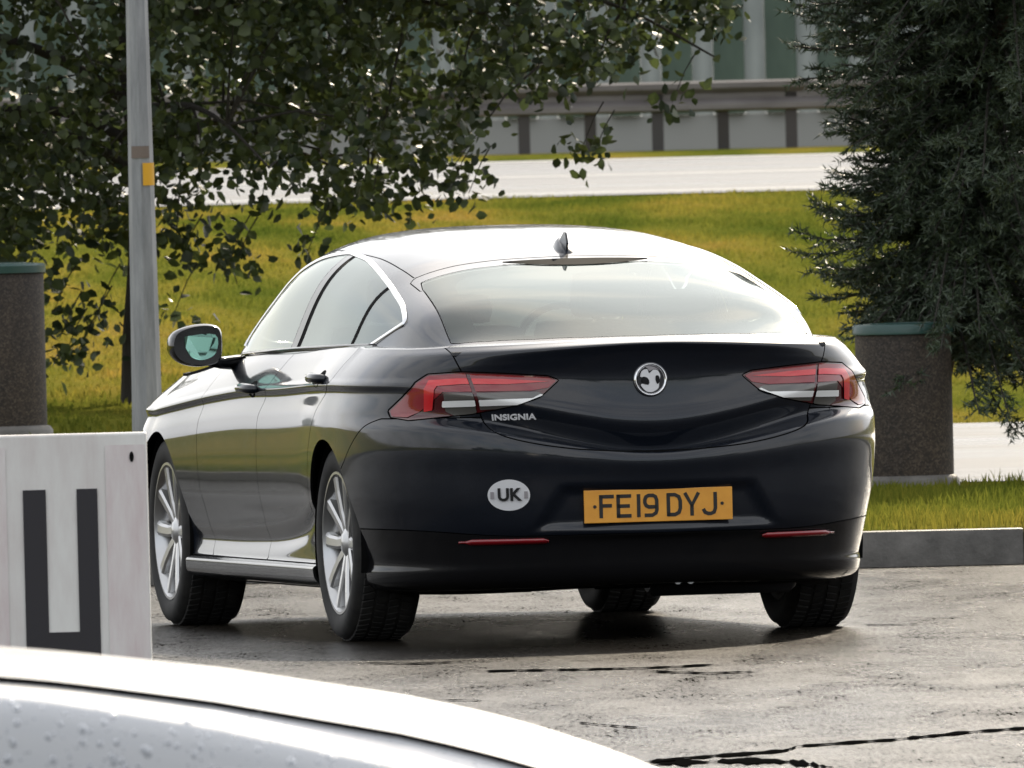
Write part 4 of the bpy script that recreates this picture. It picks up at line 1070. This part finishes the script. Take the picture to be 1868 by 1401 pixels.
# ------------------------------------------------------------------ conifer at the right
m_needle = leafmat('needles', (.016,.030,.017), (.066,.092,.050), .12)
m_cbark = mat('conifer_bark', (.10,.055,.04), .9); bump(m_cbark, noise(m_cbark, coords(m_cbark, (8,8,2)), 8, 5), .7, .02)
CDp = 85.25; c0, c1 = pos(1685, 880, CDp), pos(1785, 300, CDp)
con = empty('conifer_tree', (c0.x, CDp, .135)); tag(con, 'dark drooping conifer at the right overhanging the bin', 'tree')
lean = (c1.x-c0.x)/(c1.z-c0.z)
cx = lambda z: lean*z*(1 if z < 2.2 else 0)+ (lean*2.2 if z >= 2.2 else 0)
zz_ = np.linspace(-.1, 6.0, 16); MB().tube([(cx(z), 0, z) for z in zz_], np.linspace(.05, .012, 16), 10).build('trunk', m_cbark, con, True)
rc_ = random.Random(11); segs = []; bm_ = MB()
for k in range(1150):
    z0 = (.55+2.3*rc_.random()) if k < 800 else (2.6+3.2*rc_.random()); az = rc_.uniform(0, 2*math.pi); c_ = math.cos(az)
    Ll_ = float(np.interp(z0, [.5,.75,.95,1.1,1.25,1.45,1.8,2.0,2.3,3,5.8], [.28,.50,.66,.76,.68,.62,.74,.98,1.05,1.05,.25])); Lr_ = float(np.interp(z0, [.5,2.5,5.8], [.85,1.0,.25]))
    Lb = (Ll_*(1-c_)/2+Lr_*(1+c_)/2)*rc_.uniform(.55, 1.05)
    if math.sin(az) < -.45 and c_ > -.28 and .70 < z0 < 2.4: Lb = rc_.uniform(.6, 1.2)
    dr = rc_.uniform(.25,.6) if math.sin(az) > -.45 else rc_.uniform(.45,1.0)
    pts = []
    for s_ in np.linspace(0, 1, 7): pts.append(Vector((cx(z0)+c_*Lb*s_, math.sin(az)*Lb*s_, z0+.20*s_*Lb-dr*s_*s_*Lb+.22*s_**5*Lb)))
    segs.append(pts); bm_.tube(pts, np.linspace(.010, .003, 7), 4, cap=False)
bm_.build('branches', m_bark, con)['kind'] = 'stuff'
base = []; dirs = []
for pts in segs:
    Lb = (pts[-1]-pts[0]).length; nt_ = int(8+24*Lb)
    for j in range(nt_):
        s_ = .18+.82*(j+rc_.random())/nt_; i = min(int(s_*6), 5); p_ = pts[i].lerp(pts[i+1], s_*6-i); d = (pts[i+1]-pts[i]).normalized()
        sd_ = d.cross(Vector((0,0,1))).normalized()*(1 if rc_.random() < .5 else -1)
        td = (d*.8+sd_*rc_.uniform(.3,1.0)+Vector((0,0,rc_.uniform(-.45,.25)))).normalized()
        base.append(p_); dirs.append((td, rc_.uniform(.06,.16)*(1.15-.5*s_)))
B = np.array([tuple(b) for b in base]); Dd = np.array([tuple(d[0]) for d in dirs]); Ll = np.array([d[1] for d in dirs])
nn_ = 17; n = len(B)*nn_; s_ = np.tile(np.linspace(.05, 1, nn_), len(B))+RNG.uniform(-.03,.03,n)
Pb = np.repeat(B, nn_, 0)+np.repeat(Dd*Ll[:,None], nn_, 0)*s_[:,None]; Dn = np.repeat(Dd, nn_, 0)
nd = Dn*.75+RNG.normal(0,.55,(n,3)); nd /= np.linalg.norm(nd, axis=1)[:,None]; sv_ = np.cross(nd, RNG.normal(0,1,(n,3))); sv_ /= np.linalg.norm(sv_, axis=1)[:,None]
ln = RNG.uniform(.025,.05,n)[:,None]; wv = sv_*RNG.uniform(.003,.0055,n)[:,None]
V = np.stack([Pb-wv, Pb+wv, Pb+nd*ln], 1).reshape(-1,3)
cr_ = fast_mesh('needle_crown', V, np.arange(n*3).reshape(-1,3), m_needle, con); cr_['kind'] = 'stuff'

# ------------------------------------------------------------------ cracks and tar seams in the tarmac
m_seam = mat('wet_tar_seam', (.004,.004,.004), 1.0, spec=0)
def seam(pxs, wid, name='tar_seam'):
    pts = []
    for px, py in pxs:
        d = pos(px, py, 1.0)-Vector((0,0,CAM_H)); t_ = -CAM_H/d.z; pts.append((d.x*t_, d.y*t_))
    pts = smooth_line(pts, 10); v = []; rs = random.Random(len(pxs)*7+int(pxs[0][0]))
    for i, p in enumerate(pts):
        wq = .55*wid*rs.uniform(.1, 1.3)*(1 if 2 < i < len(pts)-3 else .2); j = rs.uniform(-.12,.12)*wid
        v += [(p[0], p[1]-wq+j, .004), (p[0], p[1]+wq+j, .004)]
    o = mk(name, v, [(2*i, 2*i+2, 2*i+3, 2*i+1) for i in range(len(pts)-1)], m_seam, None); o['kind'] = 'structure'
seam([(1100,1400),(1250,1385),(1420,1372),(1470,1362),(1640,1350),(1760,1338),(1900,1328)], .20)
seam([(870,1226),(980,1224),(1090,1222),(1200,1219),(1320,1213)], .14)
seam([(1180,1226),(1290,1229),(1390,1226)], .12)
seam([(640,1210),(760,1212),(880,1206)], .10)
seam([(1570,1141),(1620,1141),(1690,1140)], .07)
seam([(1040,1318),(1110,1325),(1180,1330)], .10)
seam([(780,1278),(900,1280)], .08)

# ------------------------------------------------------------------ unseen tree belt added behind the camera to darken the car tail's reflections
c = RNG.uniform((-90,-48,.2), (90,-36,1), (5200,3)); c[:,2] = RNG.uniform(0,1,5200)**.8*(7.5+2.5*np.sin(c[:,0]*.23)+1.5*np.sin(c[:,0]*.71+1))
Vw, Fw = leaves(c, 7, .75, .75)
stuff(fast_mesh('added_tree_belt', Vw, Fw, m_leaf), 'added unseen belt of trees that darkens the reflections in the car tail', 'trees')

seam([(1130,1403),(1230,1394),(1340,1390),(1440,1392),(1520,1402)], .42)
